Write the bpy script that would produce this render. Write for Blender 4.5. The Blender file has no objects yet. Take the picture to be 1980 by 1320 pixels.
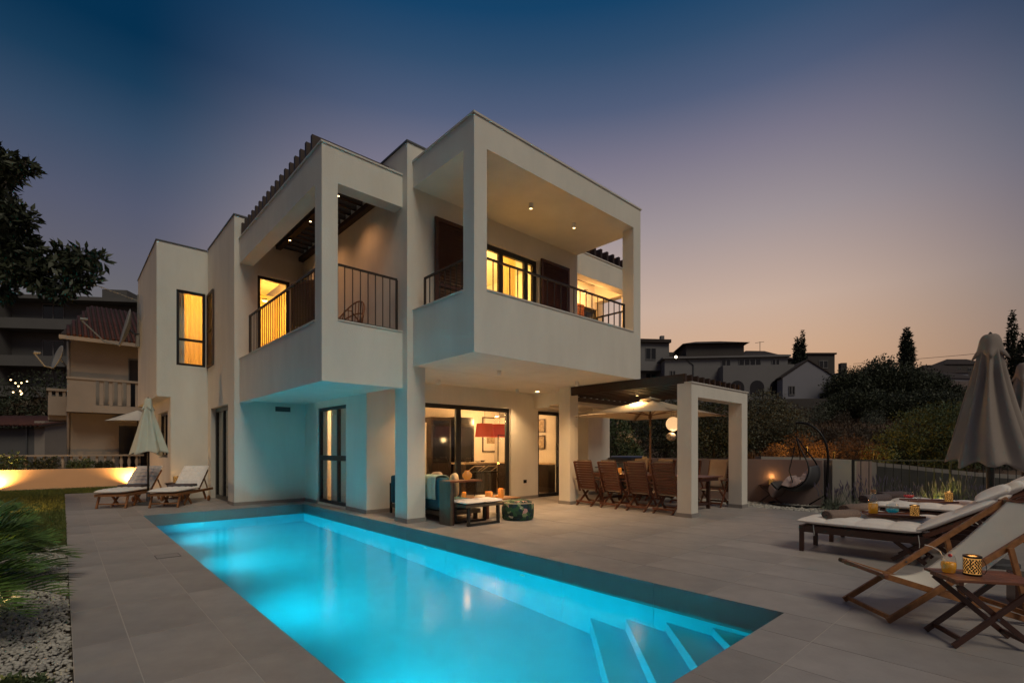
import bpy, math, random
import numpy as np
from mathutils import Vector, Matrix
R = math.radians
random.seed(7)
SC = bpy.context.scene
COL = SC.collection

# ------------------------------------------------------------------ camera
# world: X runs along the pool's short side, Y along its long side, Z up; the camera stands at (0, 0)
CAM_H = 1.35
YAW = 47.5
cam_d = bpy.data.cameras.new('camera'); cam = bpy.data.objects.new('camera', cam_d); COL.objects.link(cam)
cam.location = (0, 0, CAM_H); cam.rotation_euler = (R(90), 0, R(YAW - 90))
cam_d.sensor_width = 36; cam_d.lens = 17.244; cam_d.shift_y = 0.10505
cam_d.clip_start = 0.05; cam_d.clip_end = 3000
SC.camera = cam
# ------------------------------------------------------------------ colour management, engine
SC.view_settings.view_transform = 'Standard'; SC.view_settings.look = 'None'
SC.view_settings.exposure = 0; SC.view_settings.gamma = 1; SC.view_settings.use_curve_mapping = False
SC.render.engine = 'CYCLES'
cy = SC.cycles
cy.use_denoising = True; cy.max_bounces = 10; cy.diffuse_bounces = 4; cy.glossy_bounces = 4
cy.transmission_bounces = 8; cy.transparent_max_bounces = 10
cy.caustics_refractive = True; cy.caustics_reflective = False; cy.blur_glossy = 1.0
cy.sample_clamp_indirect = 25.0; cy.use_light_tree = True
# ------------------------------------------------------------------ dusk sky
W = bpy.data.worlds.new('World'); SC.world = W; W.use_nodes = True
nt = W.node_tree; N = nt.nodes; L = nt.links; N.clear()
def srgb(r, g, b):
    f = lambda c: (c/255/12.92) if c/255 <= .04045 else ((c/255+.055)/1.055)**2.4
    return (f(r), f(g), f(b), 1)
tc = N.new('ShaderNodeTexCoord'); sep = N.new('ShaderNodeSeparateXYZ'); L.new(tc.outputs['Generated'], sep.inputs[0])
def ramp(stops):
    r = N.new('ShaderNodeValToRGB'); L.new(sep.outputs['Z'], r.inputs[0])
    el = r.color_ramp.elements; el[0].position = stops[0][0]; el[0].color = srgb(*stops[0][1])
    el[1].position = stops[-1][0]; el[1].color = srgb(*stops[-1][1])
    for p, c in stops[1:-1]:
        e = el.new(p); e.color = srgb(*c)
    r.color_ramp.interpolation = 'EASE' if False else 'LINEAR'
    return r
SUN_AZ = 39.0          # direction of the afterglow, degrees from +X
glow = ramp([(0.0, (214, 158, 112)), (.10, (212, 164, 122)), (.18, (208, 170, 140)), (.26, (200, 173, 156)), (.39, (160, 148, 151)), (.495, (122, 118, 136)), (.56, (82, 94, 122)), (.62, (50, 78, 110)), (.667, (22, 66, 103)), (.8, (4, 44, 76)), (1, (2, 34, 60))])
away = ramp([(0.0, (128, 108, 98)), (.12, (118, 106, 102)), (.227, (106, 104, 108)), (.30, (96, 96, 110)), (.363, (84, 89, 110)), (.45, (56, 76, 102)), (.51, (26, 60, 89)), (.56, (6, 48, 79)), (.66, (5, 48, 82)), (1, (2, 30, 54))])
hv = N.new('ShaderNodeVectorMath'); hv.operation = 'MULTIPLY'; hv.inputs[1].default_value = (1, 1, 0); L.new(tc.outputs['Generated'], hv.inputs[0])
hn = N.new('ShaderNodeVectorMath'); hn.operation = 'NORMALIZE'; L.new(hv.outputs[0], hn.inputs[0])
dt = N.new('ShaderNodeVectorMath'); dt.operation = 'DOT_PRODUCT'; dt.inputs[1].default_value = (math.cos(R(SUN_AZ)), math.sin(R(SUN_AZ)), 0); L.new(hn.outputs[0], dt.inputs[0])
mr = N.new('ShaderNodeMapRange'); mr.interpolation_type = 'SMOOTHSTEP'; L.new(dt.outputs['Value'], mr.inputs['Value'])
mr.inputs['From Min'].default_value = .69; mr.inputs['From Max'].default_value = .966
mx = N.new('ShaderNodeMix'); mx.data_type = 'RGBA'; L.new(mr.outputs[0], mx.inputs['Factor']); L.new(away.outputs[0], mx.inputs['A']); L.new(glow.outputs[0], mx.inputs['B'])
bg = N.new('ShaderNodeBackground'); bg.inputs['Strength'].default_value = 1.0; L.new(mx.outputs['Result'], bg.inputs[0])
wo = N.new('ShaderNodeOutputWorld'); L.new(bg.outputs[0], wo.inputs[0])
# ------------------------------------------------------------------ added warm fill, the sun being down: one soft sun lamp behind the camera
sun_d = bpy.data.lights.new('sun', 'SUN'); sun = bpy.data.objects.new('sun', sun_d); COL.objects.link(sun)
sun_d.energy = 1.20; sun_d.angle = R(26); sun_d.color = (1, .87, .66)
sun.rotation_euler = Vector((-.18, -1.0, 1.2)).to_track_quat('Z', 'Y').to_euler()

# ------------------------------------------------------------------ materials
def mat(name, col, rough=.7, metal=0., var=.0, vscale=3., bump=0., bscale=40., spec=.5, trans=0., emit=None, estr=0., rnd=0., col2=None, stretch=None, coat=0.):
    m = bpy.data.materials.new(name); m.use_nodes = True; t = m.node_tree; n = t.nodes; l = t.links
    p = n['Principled BSDF']; p.inputs['Roughness'].default_value = rough; p.inputs['Metallic'].default_value = metal
    p.inputs['Specular IOR Level'].default_value = spec
    if trans: p.inputs['Transmission Weight'].default_value = trans
    if coat: p.inputs['Coat Weight'].default_value = coat; p.inputs['Coat Roughness'].default_value = .25
    c = (*col, 1)
    p.inputs['Base Color'].default_value = c
    if emit: p.inputs['Emission Color'].default_value = (*emit, 1); p.inputs['Emission Strength'].default_value = estr
    tco = n.new('ShaderNodeTexCoord'); src = tco.outputs['Object']
    if stretch:
        mp = n.new('ShaderNodeMapping'); mp.inputs['Scale'].default_value = stretch; l.new(src, mp.inputs[0]); src = mp.outputs[0]
    last = None
    if var > 0 or col2:
        nz = n.new('ShaderNodeTexNoise'); nz.inputs['Scale'].default_value = vscale; nz.inputs['Detail'].default_value = 6; nz.inputs['Roughness'].default_value = .6
        l.new(src, nz.inputs['Vector'])
        rp = n.new('ShaderNodeValToRGB'); l.new(nz.outputs['Fac'], rp.inputs[0])
        a = col; b = col2 if col2 else tuple(min(1, x*(1+var)) for x in col)
        a = a if col2 else tuple(x*(1-var) for x in col)
        rp.color_ramp.elements[0].position = .3; rp.color_ramp.elements[0].color = (*a, 1)
        rp.color_ramp.elements[1].position = .7; rp.color_ramp.elements[1].color = (*b, 1)
        last = rp.outputs[0]
    if rnd > 0:
        oi = n.new('ShaderNodeObjectInfo'); ml = n.new('ShaderNodeMapRange'); l.new(oi.outputs['Random'], ml.inputs[0])
        ml.inputs['To Min'].default_value = 1-rnd; ml.inputs['To Max'].default_value = 1+rnd
        vm = n.new('ShaderNodeVectorMath'); vm.operation = 'SCALE'; l.new(ml.outputs[0], vm.inputs['Scale'])
        if last: l.new(last, vm.inputs[0])
        else: vm.inputs[0].default_value = col
        last = vm.outputs[0]
    if last: l.new(last, p.inputs['Base Color'])
    if bump > 0:
        bz = n.new('ShaderNodeTexNoise'); bz.inputs['Scale'].default_value = bscale; bz.inputs['Detail'].default_value = 5; l.new(src, bz.inputs['Vector'])
        bp = n.new('ShaderNodeBump'); bp.inputs['Strength'].default_value = bump; bp.inputs['Distance'].default_value = .01
        l.new(bz.outputs['Fac'], bp.inputs['Height']); l.new(bp.outputs[0], p.inputs['Normal'])
    return m
def emis(name, col, s):
    m = bpy.data.materials.new(name); m.use_nodes = True; t = m.node_tree; t.nodes.clear()
    e = t.nodes.new('ShaderNodeEmission'); e.inputs[0].default_value = (*col, 1); e.inputs[1].default_value = s
    o = t.nodes.new('ShaderNodeOutputMaterial'); t.links.new(e.outputs[0], o.inputs[0]); return m
def pane_mat(name, tint=(.95, .97, .97), ior=1.45, rough=0.0, f0=.045):
    m = bpy.data.materials.new(name); m.use_nodes = True; t = m.node_tree; n = t.nodes; n.clear(); l = t.links
    tr = n.new('ShaderNodeBsdfTransparent'); tr.inputs[0].default_value = (*tint, 1)
    gl = n.new('ShaderNodeBsdfGlossy'); gl.inputs['Roughness'].default_value = rough
    lw = n.new('ShaderNodeLayerWeight'); lw.inputs['Blend'].default_value = .5
    pw = n.new('ShaderNodeMath'); pw.operation = 'POWER'; pw.inputs[1].default_value = 5; l.new(lw.outputs['Facing'], pw.inputs[0])
    fr = n.new('ShaderNodeMath'); fr.operation = 'MULTIPLY_ADD'; fr.inputs[1].default_value = .9; fr.inputs[2].default_value = f0; l.new(pw.outputs[0], fr.inputs[0])
    mxs = n.new('ShaderNodeMixShader'); l.new(fr.outputs[0], mxs.inputs[0]); l.new(tr.outputs[0], mxs.inputs[1]); l.new(gl.outputs[0], mxs.inputs[2])
    o = n.new('ShaderNodeOutputMaterial'); l.new(mxs.outputs[0], o.inputs[0]); return m
def sheer(m):
    t = m.node_tree; n = t.nodes; l = t.links; p = n['Principled BSDF']; o = [x for x in n if x.type == 'OUTPUT_MATERIAL'][0]
    tl = n.new('ShaderNodeBsdfTranslucent'); tl.inputs[0].default_value = p.inputs['Base Color'].default_value
    x = n.new('ShaderNodeMixShader'); x.inputs[0].default_value = .55; l.new(p.outputs[0], x.inputs[1]); l.new(tl.outputs[0], x.inputs[2]); l.new(x.outputs[0], o.inputs[0])
M = {}
M['wall'] = mat('white_render', (.70, .67, .60), .85, var=.07, vscale=1.3, bump=.5, bscale=70, stretch=(1.3, 1.3, .45))
M['wall_in'] = mat('interior_paint', (.78, .72, .62), .8, var=.02)
M['plinth'] = mat('plinth_stone', (.26, .24, .225), .6, var=.1, vscale=6)
M['coping'] = mat('coping_metal', (.62, .59, .54), .45, var=.05)
M['copdark'] = mat('roof_flashing', (.10, .105, .11), .5, metal=.3, var=.2)
M['tile'] = mat('paving_tile', (.335, .305, .29), .50, var=.20, vscale=1.6, bump=.12, bscale=45, rnd=.09, spec=.4)
M['grout'] = mat('tile_grout', (.50, .455, .42), .9)
M['pooltile'] = mat('pool_tile', (.025, .56, .70), .35, var=.05, vscale=3, rnd=.03)
M['poolband'] = mat('pool_wall_tile', (.15, .17, .165), .35, var=.06, vscale=4, rnd=.04)
M['frame'] = mat('dark_window_frame', (.020, .020, .022), .35, metal=.2)
M['frameb'] = mat('brown_door_frame', (.045, .022, .013), .4)
M['rail'] = mat('bronze_railing', (.055, .042, .034), .45, metal=.5)
M['shut'] = mat('brown_shutter', (.065, .022, .013), .5, var=.15, vscale=8)
M['shutd'] = mat('dark_shutter', (.045, .028, .022), .5, var=.15, vscale=8)
M['slat'] = mat('pergola_timber', (.030, .014, .009), .55, var=.25, vscale=5, stretch=(1, 1, 1))
M['glass'] = pane_mat('window_glass')
M['lampbody'] = mat('lamp_housing', (.75, .73, .70), .4)
M['glowwarm'] = emis('warm_lamp_lens', (1, .66, .30), 7)
M['glowsmall'] = emis('warm_spot_lens', (1, .62, .28), 10)
M['teak'] = mat('teak', (.26, .115, .045), .45, var=.3, vscale=6, stretch=(3, 3, 3), bump=.1, bscale=30, spec=.4)
M['teak2'] = mat('reddish_teak', (.17, .060, .030), .45, var=.3, vscale=7, bump=.1, bscale=30)
M['mahog'] = mat('dark_mahogany', (.050, .018, .012), .4, var=.25, vscale=7, bump=.1, bscale=40)
M['chairwood'] = mat('dining_chair_wood', (.125, .040, .020), .45, var=.25, vscale=7, bump=.1)
M['cushion'] = mat('white_cushion', (.82, .77, .73), .95, var=.05, vscale=9, bump=.35, bscale=260)
M['cushion_b'] = mat('beige_cushion', (.50, .41, .31), .95, var=.05, vscale=9, bump=.35, bscale=260)
M['cord'] = mat('cushion_tie', (.62, .6, .56), .9)
M['towel'] = mat('brown_towel', (.26, .19, .155), .98, var=.2, vscale=60, bump=.8, bscale=300)
M['towel2'] = mat('charcoal_towel', (.12, .095, .10), .98, var=.2, vscale=60, bump=.8, bscale=300)
M['canvas'] = mat('cream_canvas', (.78, .74, .65), .9, var=.03, bump=.3, bscale=400)
M['parasol'] = mat('taupe_parasol_fabric', (.255, .215, .19), .9, var=.06, vscale=3, bump=.2, bscale=250)
M['parasolg'] = mat('pale_parasol_fabric', (.55, .56, .47), .9, var=.06, vscale=3, bump=.2, bscale=250)
M['parasolo'] = mat('cream_parasol_fabric', (.62, .54, .43), .9, var=.04, vscale=3)
M['pole'] = mat('dark_pole', (.035, .03, .028), .4, metal=.4)
M['wpole'] = mat('wood_pole', (.20, .11, .06), .5)
M['black'] = mat('black_metal', (.012, .012, .013), .4, metal=.6)
M['darkgrey'] = mat('dark_grey', (.05, .05, .055), .6)
M['rattan'] = mat('rattan', (.20, .085, .04), .6)
M['teal'] = mat('teal_upholstery', (.030, .11, .15), .95, var=.15, vscale=40, bump=.5, bscale=300)
M['mint'] = mat('mint_throw', (.38, .52, .46), .95, bump=.5, bscale=200)
M['cream'] = mat('cream_textile', (.62, .52, .36), .95, bump=.4, bscale=200)
M['walnut'] = mat('walnut_board', (.10, .075, .05), .5, var=.25, vscale=5, stretch=(2, 2, .4))
M['fence'] = mat('fence_paint', (.035, .036, .034), .5, metal=.3)
M['bwall'] = mat('pinkish_render', (.26, .19, .17), .9, var=.06, vscale=1.2, bump=.3, bscale=90)
M['bwall2'] = mat('grey_render', (.25, .23, .205), .9, var=.08, vscale=1.2, bump=.3, bscale=90)
M['nwall'] = mat('stained_concrete', (.06, .06, .055), .9, var=.25, vscale=.9, bump=.4, bscale=30)
M['pebble'] = mat('pale_pebble', (.42, .40, .36), .75, var=.35, vscale=9, spec=.3)
M['soil'] = mat('soil', (.075, .060, .045), .95, var=.3, vscale=4, bump=.6, bscale=30)
M['grassbase'] = mat('lawn_soil', (.060, .070, .018), .95, var=.3, vscale=6)
M['grass'] = mat('grass_blade', (.085, .105, .018), .7, var=.3, vscale=2)
M['cycad'] = mat('cycad_leaf', (.075, .135, .032), .40, var=.6, vscale=14, spec=.4)
M['leaf_dark'] = mat('dark_leaf', (.030, .038, .016), .6, var=.35, vscale=2)
M['leaf_brown'] = mat('autumn_leaf', (.052, .036, .018), .6, var=.4, vscale=2)
M['leaf_green'] = mat('green_leaf', (.055, .085, .030), .6, var=.35, vscale=1.5)
M['leaf_olive'] = mat('olive_leaf', (.080, .088, .060), .65, var=.35, vscale=.7)
M['cypress'] = mat('cypress_leaf', (.020, .028, .014), .8, var=.3, vscale=1)
M['dry'] = mat('dry_brush', (.085, .050, .028), .9, var=.4, vscale=1)
M['lav'] = mat('lavender_stem', (.16, .19, .14), .8)
M['lavf'] = mat('lavender_flower', (.10, .085, .13), .8)
M['bark'] = mat('bark', (.07, .052, .038), .9, var=.3, vscale=10, bump=.6, bscale=30)
M['terra'] = mat('hillside_ground', (.055, .036, .028), .95, var=.45, vscale=.35, bump=.8, bscale=2, col2=(.12, .075, .05))
M['rooftile'] = mat('red_roof_tile', (.070, .020, .015), .8, var=.3, vscale=4, rnd=.12)
M['house1'] = mat('old_white_render', (.27, .235, .205), .9, var=.10, vscale=.8, bump=.3, bscale=50)
M['house2'] = mat('grey_apartment_render', (.10, .098, .098), .9, var=.08, vscale=.4)
M['house3'] = mat('far_white_render', (.175, .17, .175), .9, var=.05, vscale=.4)
M['house4'] = mat('far_dark_render', (.06, .052, .05), .9, var=.1, vscale=.4)
M['darkglass'] = mat('dark_window_glass', (.012, .013, .017), .12)
M['roofdark'] = mat('dark_roof', (.035, .024, .022), .9, var=.2, vscale=1)
M['steel'] = mat('grill_steel', (.10, .12, .16), .35, metal=.8)
M['dish'] = mat('satellite_dish', (.22, .215, .20), .5)
M['carpaint'] = mat('car_paint', (.035, .06, .065), .25, metal=.3, coat=.6)
M['carglass'] = mat('car_window', (.08, .11, .11), .08)
M['wine'] = mat('red_lamp_shade', (.22, .018, .010), .8, emit=(.55, .05, .015), estr=.55)
M['tableware'] = mat('white_ceramic', (.7, .67, .62), .3)
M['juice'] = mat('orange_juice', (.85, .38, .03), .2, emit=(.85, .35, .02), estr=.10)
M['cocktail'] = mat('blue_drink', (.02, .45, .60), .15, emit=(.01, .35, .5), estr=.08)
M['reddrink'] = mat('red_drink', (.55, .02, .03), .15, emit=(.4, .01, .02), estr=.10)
M['clear'] = pane_mat('drinking_glass', (.90, .93, .93), 1.35, .05, .13)
M['cork'] = mat('cork', (.33, .19, .11), .9, var=.2, vscale=60)
M['candle'] = emis('candle_flame', (1, .55, .16), 26)
M['candleglow'] = mat('lit_amber_glass', (.20, .07, .02), .2, emit=(1, .34, .05), estr=.32)
M['lantern_in'] = mat('lit_lantern_liner', (.6, .4, .2), .7, emit=(1, .46, .10), estr=.42)
M['paperlamp'] = mat('paper_lantern', (.85, .75, .6), .9, emit=(1, .60, .28), estr=.85)
M['paperdim'] = mat('paper_lantern_unlit', (.40, .40, .38), .9)
M['kitchen'] = mat('dark_kitchen_front', (.030, .020, .016), .35, var=.3, vscale=3, stretch=(6, 1, 1))
M['counter'] = mat('light_counter', (.55, .42, .28), .4)
M['fridge'] = mat('black_fridge', (.015, .016, .02), .2)
M['floor_in'] = mat('interior_floor', (.32, .24, .16), .35, var=.1, vscale=2)
M['curtain'] = mat('sheer_curtain', (.82, .66, .36), .9); sheer(M['curtain'])
M['art'] = mat('framed_print', (.55, .45, .30), .7, col2=(.16, .10, .05), vscale=9)
M['yellowwall'] = mat('bedroom_paint', (.85, .66, .30), .85, var=.03)
M['bronzefloor'] = M['floor_in']
def floral():
    m = mat('floral_fabric', (.02, .05, .04), .9)
    t = m.node_tree; n = t.nodes; l = t.links; p = n['Principled BSDF']; tcn = n.new('ShaderNodeTexCoord')
    vo = n.new('ShaderNodeTexVoronoi'); vo.inputs['Scale'].default_value = 16; l.new(tcn.outputs['Object'], vo.inputs[0])
    rp = n.new('ShaderNodeValToRGB'); rp.color_ramp.interpolation = 'CONSTANT'; l.new(vo.outputs['Color'], rp.inputs[0])
    e = rp.color_ramp.elements; e[0].color = (.012, .03, .03, 1); e[1].position = .82; e[1].color = (.50, .30, .27, 1)
    for q, c in ((.32, (.03, .10, .05, 1)), (.48, (.012, .04, .06, 1)), (.60, (.20, .27, .14, 1)), (.70, (.02, .06, .04, 1)), (.92, (.45, .46, .36, 1))):
        x = e.new(q); x.color = c
    nz = n.new('ShaderNodeTexNoise'); nz.inputs['Scale'].default_value = 9; l.new(tcn.outputs['Object'], nz.inputs['Vector'])
    mxv = n.new('ShaderNodeMix'); mxv.data_type = 'VECTOR'; mxv.inputs['Factor'].default_value = .12
    l.new(tcn.outputs['Object'], mxv.inputs[4]); l.new(nz.outputs['Color'], mxv.inputs[5]); l.new(mxv.outputs[1], vo.inputs[0])
    l.new(rp.outputs[0], p.inputs['Base Color']); return m
M['floral'] = floral()
def water_mat():
    # clear refracting water; the surface itself mirrors softly, as slow ripples do over a long exposure
    m = bpy.data.materials.new('pool_water'); m.use_nodes = True; t = m.node_tree; n = t.nodes; n.clear(); l = t.links
    g = n.new('ShaderNodeBsdfRefraction'); g.inputs['Color'].default_value = (.92, .985, 1, 1); g.inputs['IOR'].default_value = 1.33; g.inputs['Roughness'].default_value = 0
    gl = n.new('ShaderNodeBsdfGlossy'); gl.inputs['Roughness'].default_value = .16
    fr = n.new('ShaderNodeFresnel'); fr.inputs[0].default_value = 1.33
    tcn = n.new('ShaderNodeTexCoord'); nz = n.new('ShaderNodeTexNoise'); nz.inputs['Scale'].default_value = 2.2; nz.inputs['Detail'].default_value = 2
    l.new(tcn.outputs['Object'], nz.inputs['Vector']); b = n.new('ShaderNodeBump'); b.inputs['Strength'].default_value = .10; b.inputs['Distance'].default_value = .02
    l.new(nz.outputs['Fac'], b.inputs['Height']); l.new(b.outputs[0], gl.inputs['Normal'])
    x = n.new('ShaderNodeMixShader'); l.new(fr.outputs[0], x.inputs[0]); l.new(g.outputs[0], x.inputs[1]); l.new(gl.outputs[0], x.inputs[2])
    o = n.new('ShaderNodeOutputMaterial'); l.new(x.outputs[0], o.inputs[0]); return m
M['water'] = water_mat()

# ------------------------------------------------------------------ helpers
ORG = {}
def tag(o, label=None, cat=None, group=None, kind=None):
    if label: o['label'] = label
    if cat: o['category'] = cat
    if group: o['group'] = group
    if kind: o['kind'] = kind
    return o
def thing(name, label, cat, loc=(0, 0, 0), rotz=0., group=None, world=False):
    o = bpy.data.objects.new(name, None); o.empty_display_size = .1; COL.objects.link(o)
    o.location = loc; o.rotation_euler = (0, 0, rotz); tag(o, label, cat, group)
    if world: ORG[o.name] = Vector(loc)
    return o
class MB:
    def __init__(s): s.v = []; s.f = []
    def add(s, vs, fs):
        b = len(s.v); s.v += [tuple(v) for v in vs]; s.f += [tuple(i+b for i in f) for f in fs]; return s
    def box(s, x0, x1, y0, y1, z0, z1):
        return s.add([(x0, y0, z0), (x1, y0, z0), (x1, y1, z0), (x0, y1, z0), (x0, y0, z1), (x1, y0, z1), (x1, y1, z1), (x0, y1, z1)],
                     [(0, 3, 2, 1), (4, 5, 6, 7), (0, 1, 5, 4), (1, 2, 6, 5), (2, 3, 7, 6), (3, 0, 4, 7)])
    def bar(s, p0, p1, w, h, up=(0, 0, 1)):      # rectangular bar; w sideways, h along up
        p0 = Vector(p0); p1 = Vector(p1); d = (p1-p0).normalized(); u = Vector(up)
        if abs(d.dot(u)) > .98: u = Vector((0, 1, 0))
        sd = d.cross(u).normalized()*(w/2); uu = sd.cross(d).normalized()*(h/2)
        vs = [p+a*sd+b*uu for p in (p0, p1) for a, b in ((-1, -1), (1, -1), (1, 1), (-1, 1))]
        return s.add(vs, [(0, 1, 2, 3), (7, 6, 5, 4), (0, 4, 5, 1), (1, 5, 6, 2), (2, 6, 7, 3), (3, 7, 4, 0)])
    def tube(s, pts, r, n=8, closed=False):
        pts = [Vector(p) for p in pts]; rs = r if isinstance(r, (list, tuple)) else [r]*len(pts); rings = []
        pu = None
        for i, p in enumerate(pts):
            a = pts[max(i-1, 0)]; b = pts[min(i+1, len(pts)-1)]
            if closed: a = pts[i-1]; b = pts[(i+1) % len(pts)]
            d = (b-a).normalized()
            if pu is None: pu = Vector((0, 0, 1)) if abs(d.z) < .9 else Vector((1, 0, 0))
            sd = d.cross(pu).normalized(); pu = sd.cross(d).normalized()
            rings.append([p+(math.cos(t)*sd+math.sin(t)*pu)*rs[i] for t in [2*math.pi*k/n for k in range(n)]])
        vs = [v for q in rings for v in q]; fs = []
        m = len(pts)
        for i in range(m if closed else m-1):
            j = (i+1) % m
            for k in range(n): fs.append((i*n+k, i*n+(k+1) % n, j*n+(k+1) % n, j*n+k))
        if not closed: fs += [tuple(range(n-1, -1, -1)), tuple((m-1)*n+k for k in range(n))]
        return s.add(vs, fs)
    def cyl(s, p0, p1, r0, r1=None, n=12): return s.tube([p0, p1], [r0, r0 if r1 is None else r1], n)
    def lathe(s, prof, n=16, c=(0, 0, 0), cap=True):
        vs = [(c[0]+r*math.cos(2*math.pi*k/n), c[1]+r*math.sin(2*math.pi*k/n), c[2]+z) for r, z in prof for k in range(n)]; fs = []
        for i in range(len(prof)-1):
            for k in range(n): fs.append((i*n+k, i*n+(k+1) % n, (i+1)*n+(k+1) % n, (i+1)*n+k))
        if cap: fs += [tuple(range(n-1, -1, -1)), tuple((len(prof)-1)*n+k for k in range(n))]
        return s.add(vs, fs)
    def sph(s, c, r, nu=12, nv=8):
        r = r if isinstance(r, (tuple, list)) else (r, r, r); vs = []; fs = []
        for j in range(nv+1):
            t = math.pi*j/nv
            for i in range(nu):
                a = 2*math.pi*i/nu; vs.append((c[0]+r[0]*math.sin(t)*math.cos(a), c[1]+r[1]*math.sin(t)*math.sin(a), c[2]-r[2]*math.cos(t)))
        for j in range(nv):
            for i in range(nu): fs.append((j*nu+i, j*nu+(i+1) % nu, (j+1)*nu+(i+1) % nu, (j+1)*nu+i))
        return s.add(vs, fs)
    def grid(s, fn, nu, nv, closeu=False):
        vs = [fn(i/(nu if closeu else nu-1), j/(nv-1)) for j in range(nv) for i in range(nu)]; fs = []
        for j in range(nv-1):
            for i in range(nu if closeu else nu-1):
                k = (i+1) % nu; fs.append((j*nu+i, j*nu+k, (j+1)*nu+k, (j+1)*nu+i))
        return s.add(vs, fs)
    def build(s, name, m, parent=None, smooth=False, bevel=0., kind=None, label=None, sub=0, solid=0.):
        me = bpy.data.meshes.new(name); vs = s.v
        if parent is not None and parent.name in ORG:
            q = ORG[parent.name]; vs = [(v[0]-q.x, v[1]-q.y, v[2]-q.z) for v in vs]
        me.from_pydata(vs, [], s.f); me.update()
        if m: me.materials.append(m)
        if smooth: me.polygons.foreach_set('use_smooth', [True]*len(me.polygons))
        o = bpy.data.objects.new(name, me); COL.objects.link(o)
        if parent is not None:
            o.parent = parent
            if parent.name in ORG: ORG[o.name] = ORG[parent.name]
        if kind: o['kind'] = kind
        if label: o['label'] = label
        if solid: md = o.modifiers.new('solid', 'SOLIDIFY'); md.thickness = solid; md.offset = 0
        if bevel: md = o.modifiers.new('bevel', 'BEVEL'); md.width = bevel; md.segments = 2; md.limit_method = 'ANGLE'
        if sub: md = o.modifiers.new('sub', 'SUBSURF'); md.levels = sub; md.render_levels = sub
        return o
def B(*a): return MB().box(*a)
KIDS = lambda o: [c for c in list(o.children)]
def copy_tree(o, parent=None):
    c = o.copy(); COL.objects.link(c); c.parent = parent
    for ch in KIDS(o): copy_tree(ch, c)
    return c
def dup(o, loc, rotz=0., label=None, group=None):
    bpy.context.view_layer.update()
    c = copy_tree(o); c.location = loc; c.rotation_euler = (0, 0, rotz)
    if label: c['label'] = label
    if group: c['group'] = group
    return c
def np_mesh(name, verts, faces, m, parent=None, kind=None, smooth=False, loc=None):
    """verts (n,3), faces (k,3 or 4) numpy -> one mesh object"""
    me = bpy.data.meshes.new(name); verts = np.asarray(verts, np.float32); faces = np.asarray(faces, np.int32); k = faces.shape[1]
    me.vertices.add(len(verts)); me.vertices.foreach_set('co', verts.ravel())
    me.loops.add(faces.size); me.loops.foreach_set('vertex_index', faces.ravel())
    me.polygons.add(len(faces)); me.polygons.foreach_set('loop_start', np.arange(0, faces.size, k, dtype=np.int32))
    if smooth: me.polygons.foreach_set('use_smooth', np.ones(len(faces), bool))
    me.update(calc_edges=True); me.validate()
    me.materials.append(m); o = bpy.data.objects.new(name, me); COL.objects.link(o)
    if parent is not None: o.parent = parent
    if loc: o.location = loc
    if kind: o['kind'] = kind
    return o
RNG = np.random.default_rng(11)
def leaves(centers, radii, n, size, elong=2.2, hollow=.35, droop=0.):
    """leaf-shaped quads (rhombus) scattered through ellipsoidal clumps -> verts, faces"""
    centers = np.asarray(centers, float); radii = np.asarray(radii, float)
    w = (radii.prod(axis=1))**(2/3); idx = RNG.choice(len(centers), n, p=w/w.sum())
    d = RNG.normal(size=(n, 3)); d /= np.linalg.norm(d, axis=1)[:, None]
    rr = hollow+(1-hollow)*RNG.random(n)**.5
    rr *= 1+.22*np.sin(d[:, 0]*7+idx)*np.cos(d[:, 2]*6+idx*2)
    p = centers[idx]+d*radii[idx]*rr[:, None]
    a = RNG.normal(size=(n, 3))+d*.8; a[:, 2] -= droop; a /= np.linalg.norm(a, axis=1)[:, None]
    b = np.cross(a, RNG.normal(size=(n, 3))); b /= np.linalg.norm(b, axis=1)[:, None]
    s = size*(.6+.8*RNG.random(n))[:, None]
    v = np.stack([p, p+a*s*.5+b*s/elong*.5, p+a*s, p+a*s*.5-b*s/elong*.5], 1).reshape(-1, 3)
    return v, np.arange(4*n).reshape(-1, 4)
def spot(name, loc, to, energy, col=(1, .62, .30), angle=90, blend=.6, r=.03, parent=None):
    d = bpy.data.lights.new(name, 'SPOT'); d.energy = energy; d.color = col; d.spot_size = R(angle); d.spot_blend = blend; d.shadow_soft_size = r
    o = bpy.data.objects.new(name, d); COL.objects.link(o); o.location = loc
    o.rotation_euler = (Vector(loc)-Vector(to)).to_track_quat('Z', 'Y').to_euler()
    if parent is not None: o.parent = parent; o.location = Vector(loc)-(ORG.get(parent.name) or Vector(parent.location))
    return o
def point(name, loc, energy, col=(1, .6, .28), r=.05, parent=None):
    d = bpy.data.lights.new(name, 'POINT'); d.energy = energy; d.color = col; d.shadow_soft_size = r
    o = bpy.data.objects.new(name, d); COL.objects.link(o); o.location = loc
    if parent is not None: o.parent = parent; o.location = Vector(loc)-(ORG.get(parent.name) or Vector(parent.location))
    return o
FW = Vector((math.cos(R(YAW)), math.sin(R(YAW)), 0)); RT = Vector((math.sin(R(YAW)), -math.cos(R(YAW)), 0))
def far(px, py, d):       # where something seen at that spot of the photograph stands, d metres off
    return FW*d+RT*((px-990)/948.4*d)+Vector((0, 0, CAM_H+(868-py)/948.4*d))
def struct(name, mb, m, **k): o = mb.build(name, m, **k); o['kind'] = 'structure'; return o
# ================================================================== SETTING: ground, paving, pool
PX0, PX1, PY0, PY1 = 1.21, 4.40, 1.47, 12.42        # pool edges
WATER = -0.22
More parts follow.
